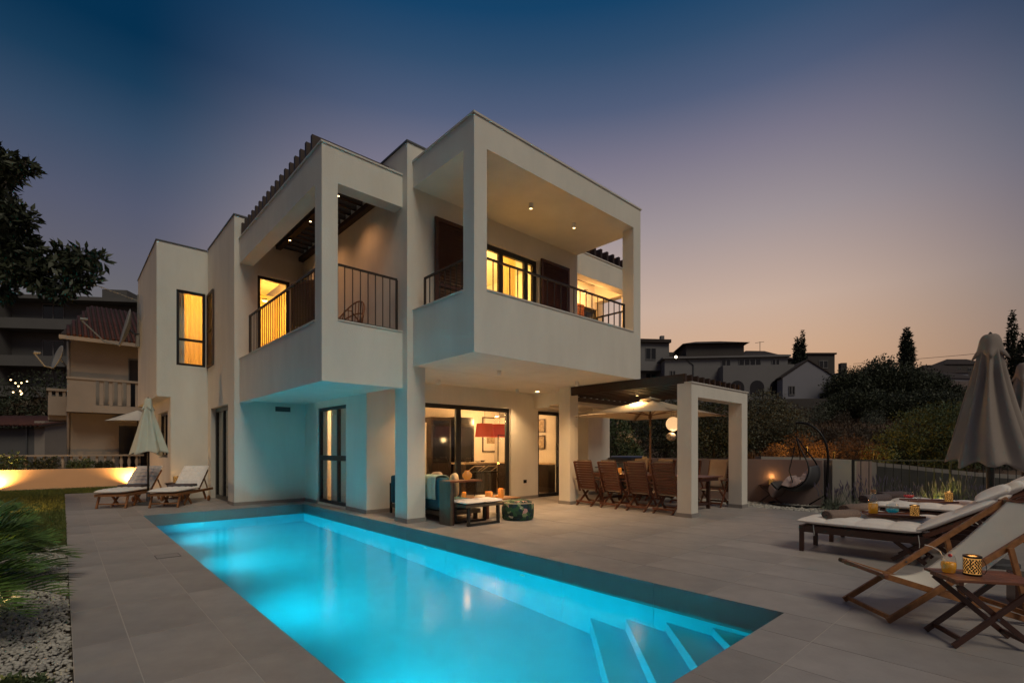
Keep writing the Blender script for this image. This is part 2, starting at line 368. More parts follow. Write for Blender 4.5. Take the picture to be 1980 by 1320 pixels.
# hillside: one sheet to the horizon, kept below the terrace near the house
def ground_z(x, y):
    d = x*FW.x+y*FW.y; l = x*RT.x+y*RT.y
    right = min(max((l+2)/14, 0), 1)
    left = min(max((-l-12)/10, 0), 1)
    hr = float(np.interp(d, [13.5, 17, 20, 24, 30, 40, 55, 80, 200, 2500], [0, -1.0, -.5, .5, 1.3, 3.2, 6.4, 12.5, 27, 40]))
    hl = float(np.interp(d, [25, 30, 36, 60, 200, 2500], [0, .6, 2.0, 5, 22, 36]))
    h = hr*right+hl*left
    if x < 13.9 and l > 2: h *= min(max((x-13.2)/.7, 0), 1)
    if d > 26 and (right > 0 or left > 0): h += .30*math.sin(x*.31)*math.cos(y*.27)+.15*math.sin(x*.9+y*.7)
    return h-.05
def ground_mesh():
    xs = np.concatenate([np.arange(-60, 60, 1.6), np.arange(60, 260, 8), [400, 900, 1600]]); xs = np.concatenate([[-1600, -700, -300, -150, -90], xs])
    ys = xs.copy(); v = []; f = []
    for y in ys:
        for x in xs: v.append((x, y, ground_z(x, y)))
    n = len(xs)
    for j in range(n-1):
        for i in range(n-1):
            x0, x1, y0, y1 = xs[i], xs[i+1], ys[j], ys[j+1]
            f.append((j*n+i, j*n+i+1, (j+1)*n+i+1, (j+1)*n+i))
    # leave a hole where the pool basin sinks into the ground: cells that touch the pool are dropped
    keep = []
    for q in f:
        cx = [v[i][0] for i in q]; cy_ = [v[i][1] for i in q]
        if max(cx) > -3 and min(cx) < 12.5 and max(cy_) > -3.5 and min(cy_) < 14: continue
        keep.append(q)
    return np.array(v), np.array(keep)
gv, gf = ground_mesh()
g_ = np_mesh('ground', gv, gf, M['terra'], kind='structure', smooth=True)
# base slab under the terrace (with the pool opening), the joints between the tiles show it
tb = MB(); z0, z1 = -.12, -.0025; g2 = .022
tb.box(.05, PX0-g2, -6, 20, z0, z1); tb.box(PX1+g2, 11.9, -6, 20, z0, z1); tb.box(PX0-g2, PX1+g2, -6, PY0-g2, z0, z1); tb.box(PX0-g2, PX1+g2, PY1+g2, 20, z0, z1)
terrace = struct('terrace', tb, M['grout'])
def tile_grid():
    xsL = [.05, .35, .865, PX0]; xsM = [PX0+(PX1-PX0)*k/6 for k in range(7)]; xsR = [PX1+.6*k for k in range(13)]; xsR[-1] = 11.9
    ys = [-5.06+1.03*k for k in range(7)]+[PY0]                       # ... 1.12, 1.47
    ysm = [PY0+(PY1-PY0)*k/11 for k in range(1, 12)]; ysf = [PY1+1.03*k for k in range(1, 8)]; ysf[-1] = 20
    rows = ys[3:]+ysm+ysf
    cells = []
    for xs, typ in ((xsL, 0), (xsM, 1), (xsR, 2)):
        rr = rows if typ != 2 else [-5.06+1.03*k for k in range(3, 16)]
        for j in range(len(rr)-1):
            for i in range(len(xs)-1):
                a, b, c, d = xs[i], xs[i+1], rr[j], rr[j+1]
                if typ == 1 and c > PY0-.01 and d < PY1+.01: continue
                if a >= 4.6 and c >= 9.9: continue
                if a >= 3 and c >= 13.4: continue
                if a >= 2.1 and c >= 16: continue
                cells.append((a, b, c, d))
    return cells
tcache = {}
cells = tile_grid(); cells.sort(key=lambda q: math.hypot((q[0]+q[1])/2-2.5, (q[2]+q[3])/2-3))
rest = MB(); G_ = .0030
for i, (a, b, c, d) in enumerate(cells):
    if i >= 300: rest.box(a+G_, b-G_, c+G_, d-G_, -.02, 0); continue
    k = (round(b-a, 3), round(d-c, 3))
    if k not in tcache: tcache[k] = B(G_, k[0]-G_, G_, k[1]-G_, -.02, 0).build('tile_mesh', M['tile'])
    if tcache[k].name.startswith('tile_mesh'): o = tcache[k]; o.name = 'paving_tile'
    else: o = tcache[k].copy(); COL.objects.link(o); o.name = 'paving_tile'
    o.location = (a, c, random.uniform(-.0006, .0006)); o.parent = terrace
if rest.v: rest.build('paving_tile', M['tile'], terrace, kind='stuff')
# skimmer lid and drain set in the paving
th = thing('skimmer_lid', 'square skimmer lid let into the grey paving beside the pool', 'cover', (.86, 7.4, 0))
MB().box(0, .24, 0, .24, .001, .004).build('lid', M['tile'], th)
fr = MB()
for a in ((0, .24, -.006, 0), (0, .24, .24, .246), (-.006, 0, -.006, .246), (.24, .246, -.006, .246)): fr.box(a[0], a[1], a[2], a[3], .001, .005)
fr.build('rim', M['darkgrey'], th)
# ---- pool basin
pb = MB(); FL = -1.62
pb.box(PX0-.25, PX1+.25, PY0-.25, PY1+.25, FL-.2, FL)
pool = struct('pool', pb, M['pooltile'])
def wall_tiles(axis, c0, c1, a0, a1, n, z0, z1, name, m):
    for k in range(n):
        p, q = a0+(a1-a0)*k/n+.002, a0+(a1-a0)*(k+1)/n-.002
        (B(c0, c1, p, q, z0, z1) if axis == 'x' else B(p, q, c0, c1, z0, z1)).build(name, m, pool)
bk = MB()   # backing behind the tiles
z0 = -.125; bk.box(PX1+.02, PX1+.25, PY0-.25, PY1+.25, FL, z0); bk.box(PX0-.25, PX0-.02, PY0-.25, PY1+.25, FL, z0)
bk.box(PX0-.02, PX1+.02, PY1+.02, PY1+.25, FL, z0); bk.box(PX0-.02, PX1+.02, PY0-.25, PY0-.02, FL, z0)
bk.build('pool_shell', M['pooltile'], pool)
for z_a, z_b, m, nm in ((-.30, -.001, M['poolband'], 'band_tile'), (FL, -.303, M['pooltile'], 'wall_panel')):
    wall_tiles('x', PX1, PX1+.02, PY0, PY1, 9, z_a, z_b, nm, m); wall_tiles('x', PX0-.02, PX0, PY0, PY1, 9, z_a, z_b, nm, m)
    wall_tiles('y', PY1, PY1+.02, PX0, PX1, 3, z_a, z_b, nm, m); wall_tiles('y', PY0-.02, PY0, PX0, PX1, 3, z_a, z_b, nm, m)
for a, zt in ((.61, WATER-.19), (1.08, WATER-.40), (1.55, WATER-.66), (2.02, WATER-.97)):      # corner steps
    st = MB(); zb = FL if a > 2 else zt-.35
    q = .001
    st.add([(PX1-a, PY0+q, zb), (PX1-q, PY0+q, zb), (PX1-q, PY0+a, zb), (PX1-a, PY0+q, zt), (PX1-q, PY0+q, zt), (PX1-q, PY0+a, zt)],
           [(0, 2, 1), (3, 4, 5), (0, 1, 4, 3), (1, 2, 5, 4), (2, 0, 3, 5)])
    st.build('pool_step', M['pooltile'], pool)
for x, y, zz, ax in ((PX1, 10.6, -.45, 'x'), (PX1, 9.1, -.45, 'x'), (PX1, 6.9, -.45, 'x'), (PX1, 4.6, -.45, 'x'), (1.75, PY1, -.45, 'y'), (2.25, PY1, -.45, 'y')):
    n_ = MB()
    if ax == 'x': n_.cyl((x-.012, y, zz), (x, y, zz), .045, n=14)
    else: n_.cyl((x, y-.012, zz), (x, y, zz), .045, n=14)
    n_.build('inlet_nozzle', M['tableware'], pool)
wm = MB(); wm.add([(PX0+.0005, PY0+.0005, WATER), (PX1-.0005, PY0+.0005, WATER), (PX1-.0005, PY1-.0005, WATER), (PX0+.0005, PY1-.0005, WATER)], [(0, 1, 2, 3)])
water = wm.build('water', M['water']); water['kind'] = 'structure'
# underwater lamps on the left long wall
for i, y in enumerate((3.6, 6.3, 9.1, 11.5)):
    t = thing('pool_lamp', ['underwater pool lamp nearest the steps', 'second underwater lamp from the steps on the long wall', 'third underwater lamp from the steps on the long wall', 'underwater pool lamp at the house end of the long wall'][i], 'lamp', (PX0, y, -.62), 0, 'underwater pool lamps', world=True)
    MB().cyl((PX0, y, -.62), (PX0+.03, y, -.62), .13, n=20).build('rim', M['tableware'], t)
    MB().cyl((PX0+.03, y, -.62), (PX0+.035, y, -.62), .10, n=20).build('lens', emis('pool_lamp_lens_%d' % i, (.05, .72, 1), 6), t)
    spot('pool_light', (PX0+.06, y, -.62), (PX1, y, -.75), 270, (.0, .87, .97), 150, .85, .10, parent=t)
# ---- lawn, pebble beds
ln = MB(); ln.box(-12, .048, 9.6, 22.6, -.06, -.004); ln.box(.048, 2.14, 20.0, 22.6, -.06, -.004)
struct('lawn', ln, M['grassbase'])
sb = MB(); sb.box(-12, .048, -6, 9.6, -.12, -.045)
struct('planting_bed', sb, M['soil'])
def blades(x0, x1, y0, y1, n, h, w=.007):
    x = RNG.uniform(x0, x1, n); y = RNG.uniform(y0, y1, n); a = RNG.uniform(0, 6.28, n); hh = h*(.5+RNG.random(n)); t = RNG.normal(size=(n, 2))*h*.35
    p = np.stack([x, y, np.full(n, -.004)], 1); dx = np.stack([np.cos(a)*w, np.sin(a)*w, np.zeros(n)], 1)
    top = p+np.stack([t[:, 0], t[:, 1], hh], 1)
    return np.stack([p-dx, p+dx, top], 1).reshape(-1, 3), np.arange(3*n).reshape(-1, 3)
v1, f1 = blades(-7.5, .04, 9.6, 22.5, 120000, .045, .010); v2, f2 = blades(.05, 2.1, 20.02, 22.5, 9000, .045, .010)
np_mesh('lawn_grass', np.concatenate([v1, v2]), np.concatenate([f1, f2+len(v1)]), M['grass'], kind='stuff')['label'] = 'short green lawn beside the paving and below the low garden wall'
def pebbles(name, x0, x1, y0, y1, n, r, z=-.045, lab='', slope=None):
    ico = MB().sph((0, 0, 0), 1, 5, 3); bv = np.array(ico.v); bf = []
    for q in ico.f: bf += [(q[0], q[1], q[2]), (q[0], q[2], q[3])]
    bf = np.array(bf); k = len(bv)
    x = RNG.uniform(0, 1, n)*(x1-x0)+x0; y = RNG.uniform(0, 1, n)*(y1-y0)+y0
    if slope: x = x+slope(y)
    s = r*(.55+.8*RNG.random((n, 1)))*np.stack([np.ones(n), .6+.4*RNG.random(n), .38+.25*RNG.random(n)], 1)
    a = RNG.uniform(0, 6.28, n); ca, sa = np.cos(a), np.sin(a)
    v = bv[None]*s[:, None]; vx = v[..., 0]*ca[:, None]-v[..., 1]*sa[:, None]; vy = v[..., 0]*sa[:, None]+v[..., 1]*ca[:, None]
    tilt = RNG.normal(size=(n, 1))*.35; vz = v[..., 2]+vx*tilt
    v = np.stack([vx+x[:, None], vy+y[:, None], vz+z+.014+RNG.random((n, 1))*.016], -1).reshape(-1, 3)
    f = (bf[None]+(np.arange(n)*k)[:, None, None]).reshape(-1, 3)
    o = np_mesh(name, v, f, M['pebble'], kind='stuff', smooth=True); o['label'] = lab; return o
pebbles('pebbles', -1.9, .04, 2.5, 9.5, 26000, .0175, lab='pale rounded pebbles filling the planting bed left of the paving')
struct('gravel_base', MB().box(11.9, 14.5, -3, 10, -.10, -.03), M['soil'])
pebbles('pebble_strip', 11.92, 13.2, -1, 9.4, 9000, .033, z=-.03, lab='pale pebble strip between the paving and the boundary wall')
# ================================================================== THE VILLA
H0 = (4.62, 9.6, 0)
villa = thing('villa', 'large white modern two-storey villa with cantilevered balconies beside the lit pool', 'house', H0, world=True)
def wall(axis, c0, c1, a0, a1, z0, z1, ops=(), m='wall', parent=None, name='wall'):
    mb = MB(); bx = (lambda p, q, r, s: mb.box(c0, c1, p, q, r, s)) if axis == 'x' else (lambda p, q, r, s: mb.box(p, q, c0, c1, r, s))
    p = a0
    for (o0, o1, q0, q1) in sorted(ops):
        if o0 > p: bx(p, o0, z0, z1)
        if q0 > z0: bx(o0, o1, z0, q0)
        if q1 < z1: bx(o0, o1, q1, z1)
        p = o1
    if p < a1: bx(p, a1, z0, z1)
    return mb.build(name, M[m], parent or villa)
def slab(name, *a, m='wall'): return B(*a).build(name, M[m], villa)
# --- ground floor walls
wall('x', 4.68, 4.93, 9.6, 13.35, 0, 2.87, [(10.61, 12.27, .05, 2.36)])
wall('y', 9.6, 9.85, 4.93, 11.5, 0, 2.87, [(5.55, 8.76, .03, 2.42), (9.78, 10.76, .0, 2.42)])
wall('y', 13.1, 13.35, 3.27, 4.68, 0, 2.87)
wall('x', 3.02, 3.27, 13.1, 16.23, 0, 6.93, [(13.7, 15.62, 0, 2.47)])
wall('y', 15.98, 16.23, 2.40, 3.02, 0, 2.76)
wall('x', 2.15, 2.40, 15.98, 20.3, 0, 2.76, [(16.5, 18.3, 1.11, 2.42)])
wall('x', 11.5, 11.75, 9.2, 13.5, 0, 2.47)
wall('y', 9.2, 9.45, 11.75, 12.55, 0, 2.47)
# --- upper floor walls
wall('y', 13.1, 13.35, 3.27, 4.62, 2.87, 6.93, [(3.53, 4.30, 3.2, 5.63)])
wall('x', 4.62, 4.87, 8.30, 13.35, 2.87, 6.93)
wall('y', 7.86, 8.11, 5.0, 9.40, 2.87, 6.93, [(5.95, 8.02, 3.2, 5.65)])
wall('y', 15.98, 16.23, 1.84, 3.02, 2.76, 6.90, [(2.28, 2.965, 3.64, 5.70)])
wall('x', 1.84, 2.09, 16.23, 20.3, 2.76, 6.90)
wall('x', 9.15, 9.40, 8.11, 20.05, 3.2, 6.93)
wall('y', 9.3, 9.5, 9.42, 12.2, 3.2, 6.41, [(11.35, 12.1, 3.2, 5.6)]); slab('roof', 9.42, 12.3, 9.5, 20.05, 6.1, 6.4); slab('wall', 12.2, 12.4, 9.3, 20.05, 3.2, 6.41)
wall('y', 20.05, 20.3, 2.40, 12.55, 0, 6.6)
wall('x', 12.3, 12.55, 9.45, 20.05, 0, 3.2)
# --- slabs, ceilings, roofs
slab('soffit', 4.87, 9.40, 8.112, 9.6, 2.872, 3.2); slab('floor_slab', 4.87, 12.3, 9.85, 20.05, 2.90, 3.198); slab('soffit', 9.40, 9.62, 8.112, 9.6, 2.874, 3.2); slab('soffit', 9.622, 11.5, 9.02, 9.6, 2.472, 3.2)
slab('floor_slab', 2.09, 4.62, 16.23, 20.05, 2.762, 3.198); slab('floor_slab', 3.27, 4.62, 13.35, 16.23, 2.90, 3.198)
slab('ceiling', 4.93, 11.5, 9.85, 13.5, 2.70, 2.88, m='wall_in'); slab('roof', 4.87, 9.15, 8.11, 20.05, 6.1, 6.5); slab('roof', 2.09, 4.62, 16.23, 20.05, 6.1, 6.5); slab('roof', 3.27, 4.62, 13.35, 16.23, 6.1, 6.5)
slab('floor', 4.93, 11.5, 9.85, 13.5, .0, .028, m='floor_in')
slab('partition_wall', 4.93, 12.3, 13.5, 13.62, 0, 2.9, m='wall_in')
slab('partition_wall', 4.87, 9.15, 11.4, 11.5, 3.2, 6.1, m='yellowwall'); slab('partition_wall', 3.27, 6.2, 16.3, 16.4, 3.2, 6.1, m='yellowwall'); slab('partition_wall', 6.2, 6.3, 13.35, 19.9, 3.2, 6.1, m='yellowwall')
slab('partition_wall', 2.09, 6.2, 18.6, 18.7, 3.2, 6.1, m='yellowwall'); slab('partition_wall', 4.90, 4.95, 13.37, 16.28, 3.2, 6.1, m='yellowwall')
# --- pillars
for a in ((4.62, 5.0, 7.86, 8.30, 0, 6.93), (9.12, 9.42, 7.86, 8.22, 0, 2.87)):
    slab('pillar', *a)
# plinths: thin stone skirting, 12 mm proud
e = .012
def skirt(*a): return B(*a, 0, .08).build('skirting', M['plinth'], villa)
for (x0, x1, y0, y1) in ((4.62, 5.0, 7.86, 8.30), (9.12, 9.42, 7.86, 8.22)):
    skirt(x0-e, x1+e, y0-e, y0); skirt(x0-e, x1+e, y1, y1+e); skirt(x0-e, x0, y0, y1); skirt(x1, x1+e, y0, y1)
for a in ((4.68-e, 4.68, 9.6-e, 10.61), (4.68-e, 4.68, 12.27, 13.1-e), (3.02-e, 4.68, 13.1-e, 13.1), (4.68, 5.55, 9.6-e, 9.6), (8.76, 9.78, 9.6-e, 9.6), (10.76, 11.5, 9.6-e, 9.6), (11.5, 12.55, 9.2-e, 9.2), (3.02-e, 3.02, 13.1, 13.7)): skirt(*a)
# --- big front balcony (V1)
wall('y', 6.05, 6.25, 4.74, 9.38, 2.87, 3.88); wall('x', 4.74, 4.94, 6.25, 7.86, 2.87, 3.88); wall('x', 9.18, 9.38, 6.25, 7.86, 2.87, 3.88)
slab('soffit', 4.94, 9.18, 6.25, 7.86, 2.872, 3.2)
slab('pillar', 4.74, 5.0, 6.05, 6.33, 3.88, 6.14); slab('pillar', 9.11, 9.38, 6.05, 6.33, 3.88, 6.14)
slab('roof', 4.74, 9.38, 6.05, 7.86, 6.14, 6.60)
cp = MB(); cp.box(4.72, 9.40, 6.03, 6.30, 6.60, 6.632); cp.box(4.72, 4.98, 6.30, 7.858, 6.60, 6.632); cp.box(9.14, 9.40, 6.30, 7.858, 6.60, 6.632)
cp.build('coping', M['coping'], villa)
cp = MB(); cp.box(4.725, 9.395, 6.035, 6.26, 3.88, 3.905); cp.box(4.725, 4.955, 6.26, 7.858, 3.88, 3.905); cp.box(9.165, 9.395, 6.26, 7.858, 3.88, 3.905)
for a in ((5.0, 9.11, 6.035, 6.26, 3.88, 3.905), (4.725, 4.955, 6.33, 7.858, 3.88, 3.905), (9.165, 9.395, 6.33, 7.858, 3.88, 3.905)): slab('coping', *a, m='coping')
# --- left balcony (V2)
wall('y', 8.03, 8.23, 3.13, 4.62, 2.47, 3.50); wall('x', 3.13, 3.33, 8.23, 13.1, 2.47, 3.50)
slab('soffit', 3.33, 4.62, 8.23, 13.1, 2.52, 3.2); slab('floor_slab', 3.33, 4.618, 8.23, 13.098, 3.201, 3.37, m='plinth'); slab('soffit', 4.62, 4.68, 8.30, 13.1, 2.52, 2.87)
slab('pillar', 3.13, 3.40, 8.03, 8.32, 3.50, 5.80)
wall('x', 3.13, 3.42, 8.03, 13.1, 5.80, 6.38, name='beam'); wall('y', 8.03, 8.32, 3.42, 4.62, 5.80, 6.38, name='beam')
for a in ((3.11, 3.44, 8.01, 13.12, 6.38, 6.41), (3.44, 4.618, 8.01, 8.34, 6.38, 6.41), (3.115, 3.345, 8.32, 13.098, 3.50, 3.525), (3.40, 4.618, 8.015, 8.245, 3.50, 3.525)): slab('coping', *a, m='coping')
# --- right balcony (V3)
wall('y', 8.03, 8.11, 9.425, 12.2, 2.47, 3.50); wall('x', 12.0, 12.2, 8.11, 9.298, 2.47, 3.50); slab('soffit', 9.622, 12.0, 8.112, 9.018, 2.53, 3.2)
slab('beam', 9.402, 12.2, 8.03, 8.32, 5.80, 6.38); slab('beam', 11.93, 12.2, 8.32, 9.3, 5.80, 6.38); slab('pillar', 11.93, 12.2, 8.03, 8.32, 3.50, 5.80)
slab('coping', 9.402, 12.22, 8.01, 8.34, 6.38, 6.41, m='coping')
# --- roof edges
rf = MB()
for a in ((4.60, 4.89, 7.84, 13.37), (4.89, 9.42, 7.84, 8.13), (3.0, 3.29, 13.08, 15.95), (3.29, 4.60, 13.08, 13.37)): rf.box(*a, 6.93, 6.965)
rf.box(1.82, 2.11, 15.96, 20.32, 6.90, 6.93); rf.box(2.11, 3.0, 15.96, 16.25, 6.90, 6.93)
rf.build('roof_flashing', M['copdark'], villa)
B(6.0, 6.6, 12.0, 12.6, 6.93, 6.935).build('roof_hatch', M['copdark'], villa)
# --- windows and doors
def window(name, axis, c, a0, a1, z0, z1, vs=(), hs=(), w=.07, depth=.07, m='frame', glass=True, vw=None):
    mb = MB(); c0, c1 = c, c+depth
    def bx(p, q, r, s): (mb.box(c0, c1, p, q, r, s) if axis == 'x' else mb.box(p, q, c0, c1, r, s))
    bx(a0, a0+w, z0, z1); bx(a1-w, a1, z0, z1); bx(a0+w, a1-w, z0, z0+w); bx(a0+w, a1-w, z1-w, z1)
    xs = [a0+w]; vw = vw or w
    for v in sorted(vs): bx(v-vw/2, v+vw/2, z0+w, z1-w); xs += [v-vw/2, v+vw/2]
    xs.append(a1-w); cols = [(xs[i], xs[i+1]) for i in range(0, len(xs), 2)]
    zs = [z0+w]
    for h in sorted(hs): zs += [h-w/2, h+w/2]
    zs.append(z1-w); rws = [(zs[i], zs[i+1]) for i in range(0, len(zs), 2)]
    for h in hs:
        for p, q in cols: bx(p, q, h-w/2, h+w/2)
    f = mb.build(name, M[m], villa)
    if glass:
        for p, q in cols:
            for r, s in rws:
                k = c+depth/2
                (B(k-.003, k+.003, p+.001, q-.001, r+.001, s-.001) if axis == 'x' else B(p+.001, q-.001, k-.003, k+.003, r+.001, s-.001)).build('pane', M['glass'], f)
    return f
# side window under the left balcony: tall, transom at 1.12
wf = window('window', 'x', 4.72, 10.612, 12.268, .052, 2.358, vs=(11.17,), w=.075)
for o in (KIDS(wf)): pass
tr_ = MB().box(4.715, 4.795, 10.69, 12.19, 1.08, 1.20); tr_.build('transom', M['frame'], wf)
window('sliding_door', 'y', 9.67, 5.552, 8.758, .031, 2.418, vs=(7.10,), w=.10, vw=.14)
sd = window('glass_door', 'y', 9.66, 9.782, 10.758, .002, 2.418, w=.095)
MB().tube([(10.60, 9.63, .85), (10.60, 9.60, .88), (10.60, 9.60, 1.28), (10.60, 9.63, 1.31)], .012).build('handle', M['steel'], sd)
window('entrance_door', 'x', 3.13, 13.702, 15.60, .002, 2.468, vs=(14.75,), w=.10)
window('window', 'x', 2.22, 16.502, 18.298, 1.112, 2.418, vs=(17.4,), w=.07)
window('window', 'y', 16.02, 2.282, 2.963, 3.642, 5.698, vs=(), hs=(4.36,), w=.065)
window('balcony_door', 'y', 13.15, 3.532, 4.298, 3.202, 5.628, w=.075, glass=False)
window('balcony_door', 'y', 7.93, 5.952, 8.018, 3.202, 5.648, vs=(6.95, 7.70), w=.11, m='frame')
window('balcony_door', 'y', 9.36, 11.352, 12.098, 3.202, 5.598, w=.07)
# shutters: frame and single slats
def shutter(p0, p1, z0, z1, m='shut', n=26, w=.07, t=.04):
    p0 = Vector((*p0, 0)); p1 = Vector((*p1, 0)); d = (p1-p0).normalized(); L_ = (p1-p0).length; nrm = d.cross(Vector((0, 0, 1)))
    def P(a, z, k=0): v = p0+d*a+nrm*k; return (v.x, v.y, z)
    mb = MB()
    for a in (w/2, L_-w/2): mb.bar(P(a, z0), P(a, z1), w, t, up=tuple(nrm))
    for z in (z0+w/2, (z0+z1)/2, z1-w/2): mb.bar(P(w, z), P(L_-w, z), t, w)
    f = mb.build('shutter', M[m], villa)
    zs = [z0+w+(z1-z0-2*w)*(k+.5)/n for k in range(n)]; base = None
    for z in zs:
        if abs(z-(z0+z1)/2) < w/2+.01: continue
        if base is None:
            s = MB(); h = (z1-z0-2*w)/n*.62
            a0, a1 = w, L_-w
            s.add([P(a0, z-h, .016), P(a1, z-h, .016), P(a1, z+h, -.016), P(a0, z+h, -.016), P(a0, z-h+.008, .018), P(a1, z-h+.008, .018), P(a1, z+h+.008, -.014), P(a0, z+h+.008, -.014)],
                  [(0, 3, 2, 1), (4, 5, 6, 7), (0, 1, 5, 4), (1, 2, 6, 5), (2, 3, 7, 6), (3, 0, 4, 7)])
            base = s.build('slat', M[m], f); zb = z
        else:
            c = base.copy(); COL.objects.link(c); c.parent = f; c.location = (0, 0, z-zb)
    return f
shutter((5.18, 7.80), (5.93, 7.80), 3.22, 5.74, 'shut', 40)
shutter((8.05, 7.80), (9.02, 7.80), 3.22, 5.70, 'shut', 40)
shutter((3.0, 15.97), (2.985, 15.17), 3.62, 5.66, 'shutd', 34)
shutter((4.31, 13.06), (4.60, 12.35), 3.22, 5.56, 'shutd', 36)
shutter((11.0, 9.26), (11.36, 9.26), 3.22, 5.60, 'shut', 30)
# railings
def railing(p0, p1, z0, z1, n, parent=villa, m='rail', lower=True, r=.010, name='railing', posts=True, barname='baluster'):
    p0 = Vector((*p0, 0)); p1 = Vector((*p1, 0)); at = lambda t, z: tuple((p0.lerp(p1, t))+Vector((0, 0, z)))
    mb = MB(); mb.bar(at(0, z1), at(1, z1), .04, .03)
    if lower: mb.bar(at(0, z0+.03), at(1, z0+.03), .03, .02)
    if posts:
        for t in (0.004, .996): mb.bar(at(t, z0), at(t, z1-.015), .035, .035, up=(1, 0, 0))
    f = mb.build(name, M[m], parent); base = None
    for k in range(1, n):
        t = k/n
        if base is None:
            b = MB(); b.bar(at(t, z0+.04), at(t, z1-.015), .014, .014, up=(1, 0, 0)); base = b.build(barname, M[m], f); tb_ = t
        else:
            c = base.copy(); COL.objects.link(c); c.parent = f; q = p0.lerp(p1, t)-p0.lerp(p1, tb_); c.location = tuple(q)
    return f
railing((5.02, 6.14), (8.90, 6.14), 3.905, 4.44, 21); railing((4.84, 6.34), (4.84, 7.62), 3.905, 4.44, 8); railing((9.28, 6.34), (9.28, 7.84), 3.905, 4.44, 9)
railing((3.42, 8.13), (4.56, 8.13), 3.525, 4.48, 8); railing((3.23, 8.33), (3.23, 12.62), 3.525, 4.46, 30)
railing((9.5, 8.13), (11.9, 8.13), 3.525, 4.48, 15)
# roof pergolas: single timber slats with spots between them
def pslat(x0, x1, y0, y1, z0, z1, par): return B(x0, x1, y0, y1, z0, z1).build('pergola_slat', M['slat'], par)
pg = B(4.50, 4.618, 8.36, 13.08, 6.20, 6.30).build('pergola', M['slat'], villa, label='dark timber pergola over the left balcony')
base = None
for k in range(17):
    y = 8.50+k*.278
    if base is None: base = pslat(3.15, 4.60, y, y+.075, 6.412, 6.74, pg); yb = y
    else: c = base.copy(); COL.objects.link(c); c.parent = pg; c.location = (0, y-yb, 0)
MB().box(3.92, 4.04, 8.4, 13.0, 6.33, 6.41).build('light_rail', M['slat'], pg)
pg = B(9.45, 11.9, 9.20, 9.298, 6.30, 6.405).build('pergola', M['slat'], villa, label='dark timber pergola over the far right balcony')
base = None
for k in range(10):
    x = 9.52+k*.27
    if base is None: base = pslat(x, x+.075, 8.06, 9.28, 6.412, 6.70, pg); xb = x
    else: c = base.copy(); COL.objects.link(c); c.parent = pg; c.location = (x-xb, 0, 0)
# sockets and vents
MB().box(9.22, 9.33, 9.588, 9.5995, .43, .52).build('socket', M['black'], villa)
MB().box(3.94, 4.30, 13.085, 13.0995, 2.30, 2.42).build('air_vent', M['darkgrey'], villa)
# ---------------------------------------------------------------- lamps
WARM = (1, .60, .27)
def can(loc, lab, energy, ang=120, to=None, g='white cylinder spots under the balcony'):
    t = thing('ceiling_spot', lab, 'lamp', loc, 0, g)
    MB().lathe([(.042, 0), (.042, -.10), (.034, -.10), (.034, -.085)], 16, cap=False).build("housing", M['lampbody'], t, smooth=True)
    MB().lathe([(.033, -.086), (.001, -.0861)], 16, cap=False).build('lens', M['glowwarm'], t)
    spot('spot_light', (loc[0], loc[1], loc[2]-.11), (loc[0], loc[1], 0), energy*4.2, WARM, ang, .9, .035, parent=t)
    return t
can((6.24, 7.18, 2.872), 'white cylinder spot under the big balcony, front row, nearer the pool pillar', 34)
can((6.11, 9.06, 2.872), 'white cylinder spot over the sofa, in front of the sliding door', 34)
can((8.54, 9.12, 2.872), 'white cylinder spot at the right end of the sliding door', 34)
can((8.54, 7.16, 2.872), 'white cylinder spot beside the right-hand pillar of the big balcony', 34)
can((6.75, 6.82, 6.14), 'white cylinder spot on the upper balcony ceiling, the one nearer the corner column', 9, g='white cylinder spots on the upper balcony ceiling')
can((8.02, 6.80, 6.14), 'white cylinder spot on the upper balcony ceiling, the one above the closed shutter', 9, g='white cylinder spots on the upper balcony ceiling')
t = thing('recessed_light', 'flat recessed light in the soffit above the glass side door', 'lamp', (9.25, 9.1, 2.868)); MB().lathe([(.05, -.006), (.05, .0), (.001, 0)], 14).build('lens', M['glowsmall'], t)
spot('recessed_spot', (9.25, 9.1, 2.85), (9.25, 8.9, 0), 4, WARM, 130, .9, .04, parent=t)
for y, lab in ((9.38, 'small pergola spot nearest the corner of the left balcony'), (10.84, 'middle one of the small pergola spots over the left balcony'), (12.15, 'small pergola spot over the left balcony door')):
    t = thing('pergola_spot', lab, 'lamp', (3.98, y, 6.33), 0, 'small spots in the left pergola')
    MB().lathe([(.03, 0), (.03, -.03), (.026, -.03)], 12).build('housing', M['darkgrey'], t); MB().lathe([(.025, -.0305), (.001, -.0306)], 12, cap=False).build('lens', M['glowsmall'], t)
    spot('pergola_light', (3.98, y, 6.28), (4.2, y, 3), 26, (1, .45, .18), 120, .8, .03, parent=t)
